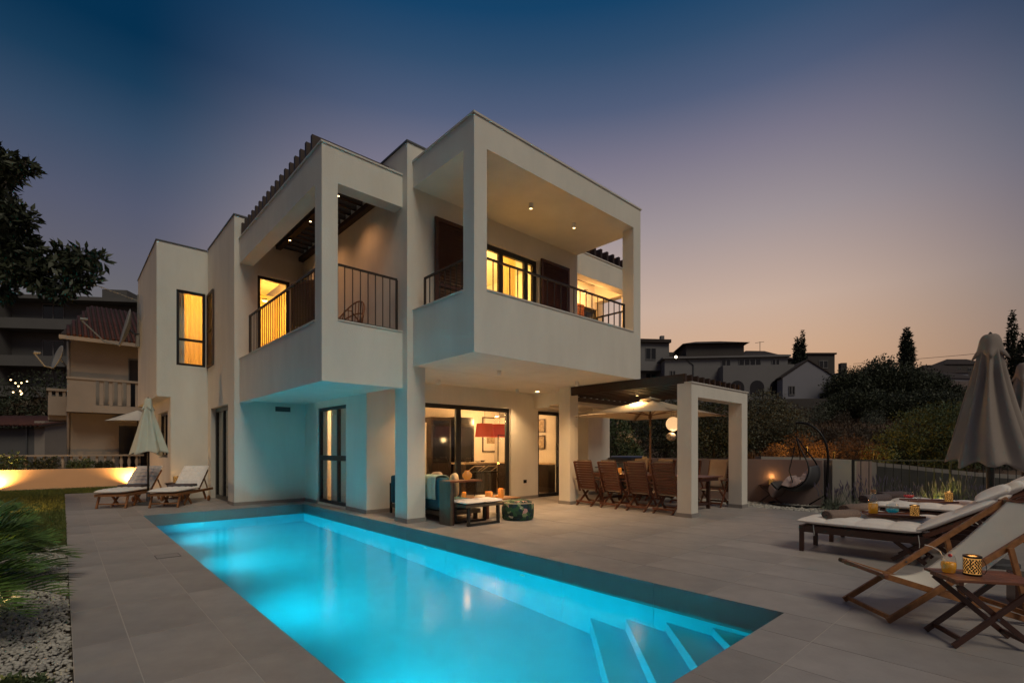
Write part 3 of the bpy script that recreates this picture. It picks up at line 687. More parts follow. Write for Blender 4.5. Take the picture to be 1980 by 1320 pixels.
# room lights
for nm, loc, e_, c in (('living_room_light', (7.0, 11.6, 2.45), 80, (1, .50, .19)), ('kitchen_light', (10.5, 12.2, 2.4), 110, (1, .52, .20)), ('bedroom_light', (7.0, 9.8, 5.6), 300, (1, .56, .15)),
                       ('left_bedroom_light', (4.2, 14.9, 5.5), 80, (1, .52, .11)), ('rear_bedroom_light', (3.0, 17.6, 5.6), 130, (1, .52, .13)), ('right_balcony_light', (10.9, 8.8, 5.75), 75, (1, .46, .13)), ('hall_light', (5.6, 12.6, 2.4), 40, (1, .66, .32))):
    t = thing('ceiling_lamp', {'l': 'round ceiling lamp inside a lit room of the villa'}['l']+' ('+nm.replace('_light', '').replace('_', ' ')+')', 'lamp', loc); t['label'] = 'round lamp lighting the '+nm.replace('_light', '').replace('_', ' ')
    MB().lathe([(.001, .0), (.06, .01), (.09, .05), (.06, .09), (.001, .10)], 14).build('globe', M['paperdim'], t, smooth=True)
    point(nm, (loc[0], loc[1], loc[2]-.12), e_, c, .12, parent=t)
# ---------------------------------------------------------------- seen through the glass
def curtain(name, lab, p0, p1, z0, z1, m='curtain', amp=.035, k=9):
    p0 = Vector((*p0, 0)); p1 = Vector((*p1, 0)); d = (p1-p0).normalized(); n_ = d.cross(Vector((0, 0, 1)))
    def f(u, v):
        q = p0.lerp(p1, u)+n_*amp*math.sin(u*k*2*math.pi+math.sin(u*9)); return (q.x, q.y, z0+(z1-z0)*v)
    o = MB().grid(f, 90, 3).build(name, M[m], None, smooth=True); tag(o, lab, 'curtain'); return o
curtain('curtain', 'sheer yellow-lit curtain behind the upper left window', (2.42, 16.42), (3.4, 16.42), 3.25, 5.9)
curtain('curtain', 'grey heavy curtain at the left edge of the upper left window', (2.2, 16.34), (2.52, 16.34), 3.25, 5.9, m='wall_in', k=4, amp=.02)
curtain('curtain', 'sheer curtain bunched at the left of the lit bedroom door', (5.7, 8.35), (6.6, 8.35), 3.22, 5.9)
curtain('curtain', 'sheer curtain at the right of the lit bedroom door', (7.3, 8.35), (7.75, 8.35), 3.22, 5.9, k=5)
curtain('curtain', 'grey curtain behind the tall window under the left balcony', (5.05, 11.35), (5.05, 12.3), .05, 2.5, m='wall_in', k=8)
t = thing('kitchen_island', 'dark kitchen island with pale worktop behind the sliding door', 'kitchen island', (9.1, 11.6, .028))
B(-.55, .62, -.3, .3, 0, .88).build('cabinet', M['kitchen'], t); B(-.60, .68, -.34, .34, .88, .93).build('worktop', M['counter'], t); B(.62, .66, -.3, .3, 0, .88).build('side_panel', M['counter'], t)
t = thing('fridge', 'tall black fridge beside the kitchen wall', 'fridge', (9.62, 13.1, .028)); B(-.38, .38, -.34, .38, 0, 2.35).build('body', M['fridge'], t); MB().bar((.3, -.37, .9), (.3, -.37, 1.6), .02, .03).build('handle', M['steel'], t)
t = thing('kitchen_cabinet', 'dark tall glass-fronted cabinet behind the fixed pane', 'cabinet', (8.6, 12.9, .028)); B(-.36, .36, -.3, .55, 0, 2.3).build('carcass', M['kitchen'], t); B(-.3, .3, -.31, -.302, .9, 2.2).build('door', M['darkglass'], t)
for x, lab in ((9.42, 'left one of the two dark red pendant lamp shades'), (10.02, 'right one of the two dark red pendant lamp shades')):
    t = thing('pendant_lamp', lab, 'lamp', (x, 11.5, 1.72), 0, 'red pendant lamps over the island')
    MB().lathe([(.30, 0), (.24, .40)], 24, cap=False).build('shade', M['wine'], t, smooth=True); MB().cyl((0, 0, .38), (0, 0, .98), .006, n=6).build('cord', M['black'], t)
    MB().lathe([(.285, .012), (.001, .012)], 24, cap=False).build('diffuser', emis('pendant_diffuser_'+str(int(x*100)), (1, .70, .36), 2.2), t)
    point('pendant_light', (x, 11.5, 1.66), 14, (1, .62, .26), .08, parent=t)
t = thing('picture', 'large framed print on the kitchen wall behind the red lamps', 'picture', (11.35, 13.49, 1.25)); fb = MB(); fb.box(-.42, .42, -.03, 0, 0, .04); fb.box(-.42, .42, -.03, 0, 1.2, 1.24); fb.box(-.42, -.38, -.03, 0, .04, 1.2); fb.box(.38, .42, -.03, 0, .04, 1.2); fb.build('frame', M['frameb'], t)
B(-.38, .38, -.012, -.004, .04, 1.2).build('mount', M['tableware'], t); B(-.22, .22, -.018, -.0125, .30, .92).build('print', M['art'], t)
t = thing('floor_lamp', 'thin black rectangular floor lamp frame behind the sliding door', 'lamp', (9.0, 10.4, .028)); MB().bar((0, 0, 0), (0, 0, 1.72), .02, .02).bar((0, 0, 1.71), (.4, 0, 1.71), .02, .02).bar((.4, 0, 1.71), (.4, 0, .0), .02, .02).bar((0, 0, .55), (.4, 0, .55), .02, .02).build('frame', M['black'], t); B(-.05, .45, -.12, .12, 0, .02).build('base', M['black'], t)
t = thing('shelf_picture', 'framed prints on a bright shelf wall behind the side door', 'picture', (12.0, 11.5, 1.2))
t.location = (11.49, 11.2, 1.35); t.rotation_euler = (0, 0, R(90)); t['label'] = 'two framed prints one above the other behind the glass side door'
for z, h in ((0, .42), (.55, .40)):
    b_ = MB(); b_.box(-.25, .25, .0, .03, z, z+.03); b_.box(-.25, .25, .0, .03, z+h, z+h+.03); b_.box(-.25, -.22, 0, .03, z+.03, z+h); b_.box(.22, .25, 0, .03, z+.03, z+h); b_.build('frame', M['frameb'], t)
    B(-.22, .22, .005, .012, z+.03, z+h).build('print', M['art'], t)
t = thing('sideboard', 'dark sideboard behind the glass side door', 'sideboard', (11.15, 11.4, .028)); B(-.3, .33, -1.2, 1.2, 0, .85).build('carcass', M['kitchen'], t); B(-.32, .34, -1.22, 1.22, .85, .89).build('top', M['counter'], t)
for x, y, lab in ((8.75, 11.1, 'low-backed dark bar stool at the left of the kitchen island'), (9.25, 11.08, 'low-backed dark bar stool at the middle of the kitchen island')):
    t = thing('bar_stool', lab, 'stool', (x, y, .028), 0, 'bar stools at the kitchen island')
    B(-.19, .19, -.19, .19, .64, .68).build('seat', M['black'], t); MB().tube([(-.19, .18, .66), (-.19, -.19, .84), (.19, -.19, .84), (.19, .18, .66)], .012, 6).build('backrest', M['counter'], t)
    for sx in (-1, 1):
        for sy in (-1, 1): MB().cyl((sx*.2, sy*.2, 0), (sx*.15, sy*.15, .64), .012, n=6).build('leg', M['black'], t)
for i, (x, y) in enumerate(((8.85, 11.6), (9.15, 11.5), (9.45, 11.65))):
    t = thing('bowl', ['low bowl at the left of the kitchen worktop', 'pale bowl in the middle of the kitchen worktop', 'dark bowl at the right of the kitchen worktop'][i], 'bowl', (x, y, .958), 0, 'bowls on the kitchen island')
    MB().lathe([(.04, 0), (.10, .05), (.095, .055), (.03, .012)], 14).build('dish', M['tableware' if i == 1 else 'kitchen'], t, smooth=True)
# far interior seen through the side window: door frame and cabinet
t = thing('interior_door', 'white interior door standing open behind the tall window', 'door', (6.9, 12.2, .028)); B(0, .9, 0, .05, 0, 2.1).build('leaf', M['wall_in'], t); MB().cyl((.82, -.03, 1.0), (.82, .0, 1.0), .02).build('handle', M['steel'], t)

# ================================================================== CUSHIONS AND LOUNGERS
def pad(path, Wd, T, nu, nv, tu, tv, depth=.35, name='cushion', m='cushion', parent=None, ruff=.0):
    """tufted pad swept along path(t)->(y, z, ny, nz); tu x tv buttons"""
    vs = []; fs = []
    U, V = nu, nv
    def edge(t): return (1-abs(2*t-1)**6)**.5
    for side in (1, -1):
        for i in range(U+1):
            for j in range(V+1):
                u, v = i/U, j/V
                y, z, ny, nz = path(u)
                e = min(edge(u), 1)*edge(v)
                bu = abs(math.sin(math.pi*u*tu)); bv = abs(math.sin(math.pi*v*tv))
                puff = 1-depth*(1-(bu**.6)*(1 if tv < 2 else 1))*.8-depth*(1-bv**.6)*.35
                h = T/2*e*(puff if side > 0 else .8)
                x = (v-.5)*Wd*(1-.02*(1-bu))
                off = T/2+side*h
                vs.append((x, y+ny*off, z+nz*off))
    n1 = (U+1)*(V+1)
    for i in range(U):
        for j in range(V):
            a = i*(V+1)+j; b = a+1; c = a+V+2; d = a+V+1
            fs.append((a, b, c, d)); fs.append((n1+a, n1+d, n1+c, n1+b))
    for i in range(U):
        for j in (0, V):
            a = i*(V+1)+j; d = a+V+1; fs.append((a, d, n1+d, n1+a) if j == 0 else (a, n1+a, n1+d, d))
    for j in range(V):
        for i in (0, U):
            a = i*(V+1)+j; b = a+1; fs.append((a, n1+a, n1+b, b) if i == 0 else (a, b, n1+b, n1+a))
    mb = MB(); mb.v = vs; mb.f = fs
    return mb.build(name, M[m], parent, smooth=True)
def lin(y0, z0, y1, z1):
    d = math.hypot(y1-y0, z1-z0); ny, nz = -(z1-z0)/d, (y1-y0)/d
    return lambda u: (y0+(y1-y0)*u, z0+(z1-z0)*u, ny, nz)
def towel_roll(name, lab, loc, rotz, L_=.52, r=.075, m='towel', g='rolled towels on the sun loungers', flat=.8):
    t = thing(name, lab, 'towel', loc, rotz, g)
    prof = []
    n = 30; mb = MB()
    pts = [(-L_/2, .93), (-L_/2+.03, 1.0), (-L_/6, 1.03), (L_/6, 1.0), (L_/2-.03, 1.0), (L_/2, .93)]
    vs = []; fs = []
    for x, k in pts:
        for i in range(n):
            a = 2*math.pi*i/n; vs.append((x, r*k*math.cos(a)*1.1, r*flat+r*k*flat*math.sin(a)))
    for j in range(len(pts)-1):
        for i in range(n): fs.append((j*n+i, j*n+(i+1) % n, (j+1)*n+(i+1) % n, (j+1)*n+i))
    mb.add(vs, fs); mb.build('towel_body', M[m], t, smooth=True)
    for s in (-1, 1):          # spiral end
        q = MB(); sp = [(s*(L_/2+.001), (r*.92*(1-k/46))*math.cos(k*.42)*1.08, r*flat+(r*.9*(1-k/46))*flat*math.sin(k*.42)) for k in range(42)]
        q.tube(sp, .0085, 5); q.build('rolled_end', M[m], t, smooth=True)
    return t
def lounger_dark(lab, loc, rotz, g):
    """mahogany lounger: foot end at y=0, head along +y"""
    t = thing('sun_lounger', lab, 'sun lounger', loc, rotz, g)
    w = .29
    for s in (-1, 1): MB().bar((s*w, 0, .30), (s*w, 1.98, .30), .035, .085).build('side_rail', M['mahog'], t, bevel=.004)
    MB().bar((-w, .02, .30), (w, .02, .30), .035, .085).bar((-w, 1.96, .30), (w, 1.96, .30), .035, .085).build('end_rail', M['mahog'], t)
    for s in (-1, 1):
        MB().bar((s*w, .03, 0), (s*w, .03, .34), .05, .05, up=(1, 0, 0)).build('leg', M['mahog'], t, bevel=.004)
        MB().bar((s*(w-.04), .98, .29), (s*(w-.04), 1.30, .03), .03, .045).build('leg', M['mahog'], t)
        MB().bar((s*(w-.075), 1.34, .29), (s*(w-.075), .98, .03), .03, .045).build('leg', M['mahog'], t)
    MB().bar((-w+.05, 1.27, .06), (w-.05, 1.27, .06), .03, .02).build('stretcher', M['mahog'], t)
    base = None
    for k in range(14):
        y = .07+k*.088
        if base is None: base = B(-w+.02, w-.02, y, y+.06, .325, .343).build('slat', M['mahog'], t); yb = y
        else: c = base.copy(); COL.objects.link(c); c.parent = t; c.location = (0, y-yb, 0)
    y0, z0, y1, z1 = 1.28, .345, 1.98, .77
    for s in (-1, 1): MB().bar((s*(w-.045), y0, z0), (s*(w-.045), y1, z1), .035, .05).build('back_rail', M['teak2'], t)
    base = None
    for k in range(9):
        u = .06+k*.108; c0 = (0, y0+(y1-y0)*u, z0+(z1-z0)*u)
        b = MB(); b.bar((-w+.06, c0[1], c0[2]), (w-.06, c0[1], c0[2]), .055, .018, up=(0, -(z1-z0), (y1-y0)))
        if base is None: base = b.build('slat', M['mahog'], t); u0 = c0
        else: c = base.copy(); COL.objects.link(c); c.parent = t; c.location = (0, c0[1]-u0[1], c0[2]-u0[2])
    for s in (-1, 1): MB().bar((s*(w-.05), 1.72, .60), (s*(w-.05), 1.90, .33), .025, .035).build('back_prop', M['mahog'], t)
    cu = pad(lin(-.03, .345, 1.27, .345), .64, .115, 64, 18, 4, 2, .55, name='seat_cushion', parent=t)
    pad(lin(1.25, .365, 1.90, .755), .64, .115, 34, 18, 2, 2, .45, name='back_cushion', parent=t)
    def pil(u): y = 1.74+.26*u; z = .725+.158*u; return (y, z, -.52, .85)
    pad(pil, .58, .13, 20, 14, 1, 1, name='head_pillow', parent=t)
    for y in (.17, 1.24):
        MB().tube([(w+.01, y, .36), (w+.022, y+.005, .33), (w+.02, y+.012, .26), (w+.024, y+.01, .22)], .004, 5).build('cushion_tie', M['cord'], t)
        MB().tube([(-w-.01, y, .36), (-w-.022, y+.005, .33), (-w-.02, y+.012, .26), (-w-.024, y+.01, .22)], .004, 5).build('cushion_tie', M['cord'], t)
    return t
LG = 'dark wooden sun loungers on the right of the terrace'
l1 = lounger_dark('dark wooden sun lounger nearest the pool, a brown towel rolled on its foot end', (7.55, 2.24, 0), R(180), LG)
l2 = dup(l1, (8.57, 2.16, 0), R(180), 'second dark wooden sun lounger from the pool, on the near side of the first big closed parasol pole', LG)
l2['label'] = 'dark wooden sun lounger just behind the front one, with the drinks tray at its side'
l3 = dup(l1, (10.52, 2.1, 0), R(180), 'third dark wooden sun lounger, in front of the tray with the red drinks', LG)
l4 = dup(l1, (11.55, 2.05, 0), R(180), 'dark wooden sun lounger farthest from the pool, along the railing', LG)
towel_roll('rolled_towel', 'brown rolled towel on the foot end of the nearest dark lounger', (7.60, 1.84, .43), R(-24), m='towel')
towel_roll('rolled_towel', 'brown rolled towel left of the juice carafe on the second dark lounger', (8.58, 1.90, .43), R(-18), m='towel')
towel_roll('rolled_towel', 'charcoal rolled towel on the third dark lounger', (10.42, 2.02, .43), R(-22), .6, .085, m='towel2')
towel_roll('rolled_towel', 'charcoal rolled towel on the farthest dark lounger', (11.35, 1.95, .43), R(-22), .6, .085, m='towel2')

def lounger_light(lab, loc, rotz, g):
    """teak lounger with wheels, buttoned white pad; foot at y=0, head along +y"""
    t = thing('sun_lounger', lab, 'sun lounger', loc, rotz, g); w = .29
    for s in (-1, 1): MB().bar((s*w, -.03, .30), (s*w, 1.95, .30), .03, .06).build('side_rail', M['teak'], t)
    MB().bar((-w, 0, .30), (w, 0, .30), .03, .05).build('end_rail', M['teak'], t)
    for s in (-1, 1):
        MB().bar((s*w, .14, .30), (s*w, .02, 0), .032, .05).build('leg', M['teak'], t)
        MB().bar((s*(w-.035), 1.45, .30), (s*(w-.035), 1.62, .06), .032, .05).build('leg', M['teak'], t)
        MB().cyl((s*(w+.02), 1.62, .07), (s*(w+.055), 1.62, .07), .07, n=18).build('wheel', M['teak'], t)
        MB().bar((s*(w-.035), .52, .28), (s*(w-.035), .80, .02), .028, .045).build('leg', M['teak'], t)
        MB().bar((s*(w-.07), .80, .28), (s*(w-.07), .50, .02), .028, .045).build('leg', M['teak'], t)
    MB().bar((-w, .06, .10), (w, .06, .10), .025, .025).build('stretcher', M['teak'], t)
    for k in range(10):
        y = .06+k*.115; B(-w+.02, w-.02, y, y+.07, .315, .333).build('slat', M['teak'], t)
    y0, z0, y1, z1 = 1.22, .34, 1.74, .80
    for s in (-1, 1):
        MB().bar((s*(w-.035), y0, z0), (s*(w-.035), y1, z1), .03, .04).build('back_rail', M['teak'], t)
        MB().bar((s*(w-.07), 1.56, .66), (s*(w-.07), 1.80, .33), .02, .03).build('back_prop', M['teak'], t)
    for k in range(6):
        u = .1+k*.16; MB().bar((-w+.05, y0+(y1-y0)*u, z0+(z1-z0)*u), (w-.05, y0+(y1-y0)*u, z0+(z1-z0)*u), .05, .016, up=(0, -(z1-z0), y1-y0)).build('slat', M['teak'], t)
    pad(lin(-.08, .335, 1.20, .335), .60, .11, 40, 24, 7, 4, .65, name='seat_cushion', parent=t)
    pad(lin(1.18, .36, 1.76, .87), .60, .12, 54, 36, 6, 5, .95, name='back_cushion', parent=t)
    return t
g_l = 'teak sun loungers beside the lawn'
ll = lounger_light('teak sun lounger left of the closed green-white parasol, beside the lawn', (.80, 14.36, 0), R(-31), g_l)
lr = dup(ll, (1.70, 13.70, 0), R(-32), 'teak sun lounger right of the closed parasol, next to the dark entrance door', g_l)
for (loc, rz, lab) in (((1.29, 15.17, .425), R(-31), 'flat folded charcoal towel on the left-hand teak lounger'), ((2.20, 14.52, .425), R(-32), 'flat folded charcoal towel on the right-hand teak lounger')):
    t = thing('folded_towel', lab, 'towel', loc, rz, 'folded towels on the teak loungers')
    def tw(u, v): return ((u-.5)*.52, (v-.5)*.42, .035+.02*math.sin(math.pi*u)**.3*math.sin(math.pi*v)**.3)
    q = MB(); q.box(-.26, .26, -.21, .21, 0, .03); q.box(-.255, .255, -.205, .20, .032, .062); q.build('folded_layers', M['towel2'], t, bevel=.012)
# ================================================================== PARASOLS
def closed_parasol(lab, loc, H, zb, rb, m, pm='pole', folds=8, rt=.10, g='closed parasols', base=True, pr=.022, seed=0, flat=1.):
    t = thing('closed_parasol', lab, 'parasol', loc, 0, g)
    MB().cyl((0, 0, 0), (0, 0, H-.04), pr, n=12).build('pole', M[pm], t, smooth=True)
    rd = random.Random(seed)
    tips = [(rb*(1+rd.uniform(-.08, .08)), zb+rd.uniform(-.05, .10)) for _ in range(folds)]
    ph = rd.uniform(0, 6)
    def f(u, v):
        a = u*2*math.pi; k = u*folds; i = int(k) % folds; fr = k-int(k); j = (i+1) % folds
        c = math.sin(math.pi*fr)**1.3 if 0 < fr < 1 else 0
        sm = fr*fr*(3-2*fr)
        R_ = tips[i][0]*(1-sm)+tips[j][0]*sm; Z_ = tips[i][1]*(1-sm)+tips[j][1]*sm
        r = rt*.62+(R_-rt*.62)*v**1.12; r *= 1-(.52-.22*v)*c*min(1, v*4); r *= 1+.05*math.sin(a*9+ph*3+v*2.5)*min(1, v*2)
        z = (H-.10)+(Z_-(H-.10))*v+.07*c*v**6
        return (r*math.cos(a+ph+.10*math.sin(v*3+i)), r*math.sin(a+ph+.10*math.sin(v*3+i))*flat, z)
    MB().grid(f, folds*16, 30, closeu=True).build('canopy', M[m], t, smooth=True, solid=.004)
    def g2(u, v):
        a = u*2*math.pi; c = abs(math.sin(math.pi*u*4)); r = .030+(rt*.62)*(math.sin(min(v, .8)*1.5))**.7+.06*max(0, v-.75)*4*(1-c); r *= 1-.14*c*v
        return (r*math.cos(a+ph), r*math.sin(a+ph), H-(.01+.30*v**2.0)+.07*c*v**3)
    MB().grid(g2, 48, 10, closeu=True).build('top_cap', M[m], t, smooth=True, solid=.004)
    MB().lathe([(.004, .02), (.018, 0), (.018, -.03)], 10, c=(0, 0, H)).build('finial', M['black'], t)
    if base: MB().lathe([(.25, 0), (.25, .04), (.22, .06), (.04, .07), (.035, .30)], 24).build('base', M['darkgrey'], t, smooth=False)
    return t
closed_parasol('closed pale green-white parasol between the two teak loungers', (1.54, 14.82, 0), 2.60, 1.20, .42, 'parasolg', seed=3, folds=6)
closed_parasol('large closed taupe parasol in front, among the dark loungers', (8.0, .45, 0), 2.70, 1.10, .41, 'parasol', seed=5, pr=.036, rt=.135, folds=8, g='closed taupe parasols by the dark loungers')
closed_parasol('smaller-looking closed taupe parasol cut by the right edge, behind the large one', (11.05, .24, 0), 2.70, 1.12, .44, 'parasol', seed=9, pr=.036, rt=.13, folds=8, g='closed taupe parasols by the dark loungers')
def open_parasol(lab, loc, hs, ztip, ztop):
    t = thing('open_parasol', lab, 'parasol', loc, 0)
    MB().cyl((0, 0, .0), (0, 0, ztop-.05), .022, n=10).build('pole', M['wpole'], t, smooth=True)
    cor = [(-hs, -hs), (hs, -hs), (hs, hs), (-hs, hs)]
    for i in range(4):
        a = Vector((*cor[i], 0)); b = Vector((*cor[(i+1) % 4], 0))
        def f(u, v, a=a, b=b):
            e = a.lerp(b, u); p = e*v; sag = .07*math.sin(math.pi*v)*math.sin(math.pi*u)+.035*v*math.sin(math.pi*u)*0
            r = max(abs(p.x), abs(p.y))/hs
            return (p.x*(1), p.y, ztop-(ztop-ztip)*(v**.92)-sag+.02*math.sin(math.pi*u)*v)
        MB().grid(f, 12, 12).build('canopy_panel', M['parasolo'], t, smooth=True, solid=.003)
        q = MB(); q.bar((a.x*.02, a.y*.02, ztop-.06), (a.x*.97, a.y*.97, ztip-.01), .02, .02); q.build('rib', M['wpole'], t)
        MB().bar((0, 0, ztip+.02), (a.x*.52, a.y*.52, ztop-(ztop-ztip)*.5-.05), .016, .016).build('strut', M['wpole'], t)
        mid = (a+b)/2
        MB().bar((0, 0, ztip+.02), (mid.x*.55, mid.y*.55, ztop-(ztop-ztip)*.56-.06), .016, .016).build('strut', M['wpole'], t)
    MB().lathe([(.045, 0), (.05, .05), (.045, .09)], 10, c=(0, 0, ztip-.06)).build('hub', M['wpole'], t)
    MB().lathe([(.03, -.10), (.26, -.06), (.03, .0), (.01, .02)], 16, c=(0, 0, ztop+.03), cap=False).build('vent_cap', M['parasolo'], t, smooth=True)
    MB().lathe([(.28, 0), (.28, .05), (.05, .07), (.045, .3)], 20).build('base', M['darkgrey'], t)
    return t
open_parasol('open cream parasol standing through the middle of the dining table', (10.42, 6.45, 0), 1.30, 2.14, 2.56)
# ================================================================== GROUND PERGOLA OVER THE DINING TABLE
t = thing('pergola', 'white two-column garden pergola with dark timber slats over the dining table', 'pergola', (9.1, 4.72, 0), world=True)
for (x0, x1) in ((9.10, 9.37), (11.45, 11.76)):
    B(x0, x1, 4.72, 5.02, 0, 2.39).build('column', M['wall'], t)
    q = MB(); q.box(x0-.015, x1+.015, 4.705, 4.72, 0, .08); q.box(x0-.015, x0, 4.72, 5.02, 0, .08); q.box(x1, x1+.015, 4.72, 5.02, 0, .08); q.box(x0-.015, x1+.015, 5.02, 5.035, 0, .08); q.build('skirting', M['plinth'], t)
B(9.10, 11.76, 4.72, 5.02, 2.39, 2.655).build('beam', M['wall'], t)
B(9.08, 11.78, 4.70, 4.86, 2.655, 2.68).build('coping', M['coping'], t)
base = None
for k in range(11):
    x = 9.16+k*.255
    if base is None: base = B(x, x+.06, 4.88, 8.02, 2.657, 2.86).build('slat', M['slat'], t); xb = x
    else: c = base.copy(); COL.objects.link(c); c.parent = t; c.location = (x-xb, 0, 0)
B(9.43, 11.9, 7.95, 8.02, 2.55, 2.655).build('wall_plate', M['slat'], t)
t = thing('pergola_spot', 'bright warm spot under the pergola slats just above the open parasol', 'lamp', (10.12, 6.62, 2.655)); MB().lathe([(.04, 0), (.04, -.03), (.03, -.03)], 12).build('housing', M['darkgrey'], t); MB().lathe([(.03, -.031), (.001, -.0311)], 12, cap=False).build('lens', M['glowwarm'], t)
spot('pergola_light', (10.12, 6.62, 2.61), (10.12, 6.62, 0), 40, (1, .60, .24), 165, .9, .03, parent=t)
spot('pergola_light', (10.12, 6.62, 2.63), (10.12, 6.62, 4), 5, (1, .60, .24), 165, .9, .03, parent=t)
t = thing('paper_lantern', 'lit round paper lantern hanging beside the front pergola column', 'lantern', (10.9, 6.12, 1.96)); MB().sph((0, 0, 0), .17, 20, 12).build('shade', M['paperlamp'], t, smooth=True); MB().cyl((0, 0, .17), (0, 0, .70), .004, n=5).build('cord', M['black'], t); point('lantern_light', (10.9, 6.12, 1.76), 5, (1, .6, .3), .1, parent=t)
t = thing('paper_lantern', 'unlit white paper lantern hanging just below the lit one', 'lantern', (10.95, 6.2, 1.66)); MB().sph((0, 0, 0), (.12, .12, .10), 16, 10).build('shade', M['paperdim'], t, smooth=True); MB().cyl((0, 0, .1), (0, 0, .95), .004, n=5).build('cord', M['black'], t)
# ================================================================== DINING SET
def dining_chair(lab, loc, rotz, g, wood='chairwood'):
    """high-backed folding position chair; faces local +y, back at -y"""
    t = thing('dining_chair', lab, 'chair', loc, rotz, g); w = .25
    y0, z0, y1, z1 = -.14, .40, -.36, 1.06
    for s in (-1, 1):
        MB().bar((s*w, y0, z0-.06), (s*w, y1, z1), .028, .045).build('back_rail', M[wood], t)
        MB().bar((s*(w-.035), .24, .42), (s*(w-.035), -.32, 0), .026, .045).build('leg', M[wood], t)
        MB().bar((s*w, -.20, .58), (s*w, .26, 0), .026, .045).build('leg', M[wood], t)
        MB().bar((s*(w+.02), -.26, .63), (s*(w+.02), .25, .63), .055, .022).build('armrest', M[wood], t)
        MB().bar((s*w, .20, .62), (s*w, .02, .38), .024, .03).build('arm_support', M[wood], t)
    MB().bar((-w, -.28, .10), (w, -.28, .10), .022, .045).build('stretcher', M[wood], t); MB().bar((-w, .21, .09), (w, .21, .09), .022, .045).build('stretcher', M[wood], t)
    n = 11; base = None
    for k in range(n):
        u = .07+.90*k/(n-1); c0 = (y0+(y1-y0)*u, z0+(z1-z0)*u)
        if base is None: base = MB().bar((-w+.014, c0[0], c0[1]), (w-.014, c0[0], c0[1]), .048, .014, up=(0, -(z1-z0), (y1-y0))).build('back_slat', M[wood], t); b0 = c0
        else: c = base.copy(); COL.objects.link(c); c.parent = t; c.location = (0, c0[0]-b0[0], c0[1]-b0[1])
    for k in range(5): B(-w+.02, w-.02, -.14+k*.08, -.08+k*.08, .40, .416).build('seat_slat', M[wood], t)
    pad(lin(.26, .418, -.12, .418), .46, .06, 16, 12, 2, 2, name='seat_cushion', m='cushion_b', parent=t)
    return t
def chair_back_cushion(t):
    pad(lambda u: (-.11-.215*u, .43+.66*u, .95, .31), .44, .06, 24, 12, 3, 1, name='back_cushion', m='cushion_b', parent=t)
GC = 'high-backed wooden chairs round the dining table'
c1 = dining_chair('x', (9.47, 7.47, 0), R(-90), GC); chair_back_cushion(c1)
c1['label'] = 'high-backed slatted chair next to the house pillar, back towards the pool'
cc = [(9.50, 6.77, R(-93), 'second slatted chair from the house pillar, back towards the pool'), (9.48, 6.06, R(-88), 'third slatted chair from the house pillar, back towards the pool'), (9.50, 5.40, R(-90), 'slatted chair half hidden by the front pergola column'),
      (11.45, 5.36, R(92), 'chair with a buttoned cushion facing us, seen between the two pergola columns'), (11.42, 6.10, R(90), 'chair on the far side of the table, directly behind the front pergola column'), (11.45, 6.82, R(88), 'cushioned chair on the far side of the table, just right of the parasol pole'), (11.42, 7.5, R(91), 'cushioned chair on the far side of the table, in front of the barbecue')]
for x, y, rz, lab in cc: dup(c1, (x, y, 0), rz, lab, GC)
t = thing('dining_table', 'long dark wooden dining table laid under the open parasol', 'table', (10.45, 6.42, 0))
for k in range(8):
    x = -.48+k*.122; B(x, x+.112, -1.5, 1.5, .725, .75).build('top_board', M['chairwood'], t)
q = MB(); q.box(-.44, .44, -1.42, -1.38, .65, .722); q.box(-.44, .44, 1.38, 1.42, .65, .722); q.box(-.44, -.40, -1.38, 1.38, .65, .722); q.box(.40, .44, -1.38, 1.38, .65, .722); q.build('apron', M['chairwood'], t)
for sx in (-1, 1):
    for sy in (-1, 1): B(sx*.40-.035, sx*.40+.035, sy*1.2-.035, sy*1.2+.035, 0, .65).build('leg', M['mahog'], t)
MB().bar((-.4, -1.2, .12), (.4, -1.2, .12), .05, .05).bar((-.4, 1.2, .12), (.4, 1.2, .12), .05, .05).build('stretcher', M['mahog'], t)
def glass(name, lab, cat, loc, prof, liquid=None, lz=None, g=None, n=20, lm=None):
    t = thing(name, lab, cat, loc, 0, g)
    MB().lathe(prof, n, cap=False).build('glass_body', M['clear'], t, smooth=True)
    if liquid: MB().lathe(liquid, n).build('drink', M[lm], t, smooth=True)
    return t
WINE = [(.032, 0), (.004, .006), (.004, .09), (.03, .12), (.036, .15), (.028, .20)]
for i, (x, y) in enumerate(((10.15, 7.5), (10.15, 6.8), (10.15, 6.1), (10.75, 7.4), (10.75, 6.1))):
    glass('wine_glass', ['wine glass on the table by the first chair', 'wine glass on the table by the second chair', 'wine glass on the table by the third chair', 'wine glass at the barbecue end of the table', 'wine glass behind the parasol pole'][i], 'glass', (x, y, .751), WINE, g='glasses on the dining table')
for i, (x, y) in enumerate(((10.12, 7.35), (10.12, 6.65), (10.12, 5.95), (10.80, 6.7), (10.8, 7.6))):
    t = thing('plate', ['white plate in front of the first chair', 'white plate in front of the second chair', 'white plate in front of the third chair', 'white plate right of the parasol pole, far side', 'white plate at the barbecue end, far side'][i], 'plate', (x, y, .751), 0, 'plates on the dining table'); MB().lathe([(.09, 0), (.13, .014), (.125, .017), (.07, .006), (.001, .006)], 20, cap=False).build('dish', M['tableware'], t, smooth=True)
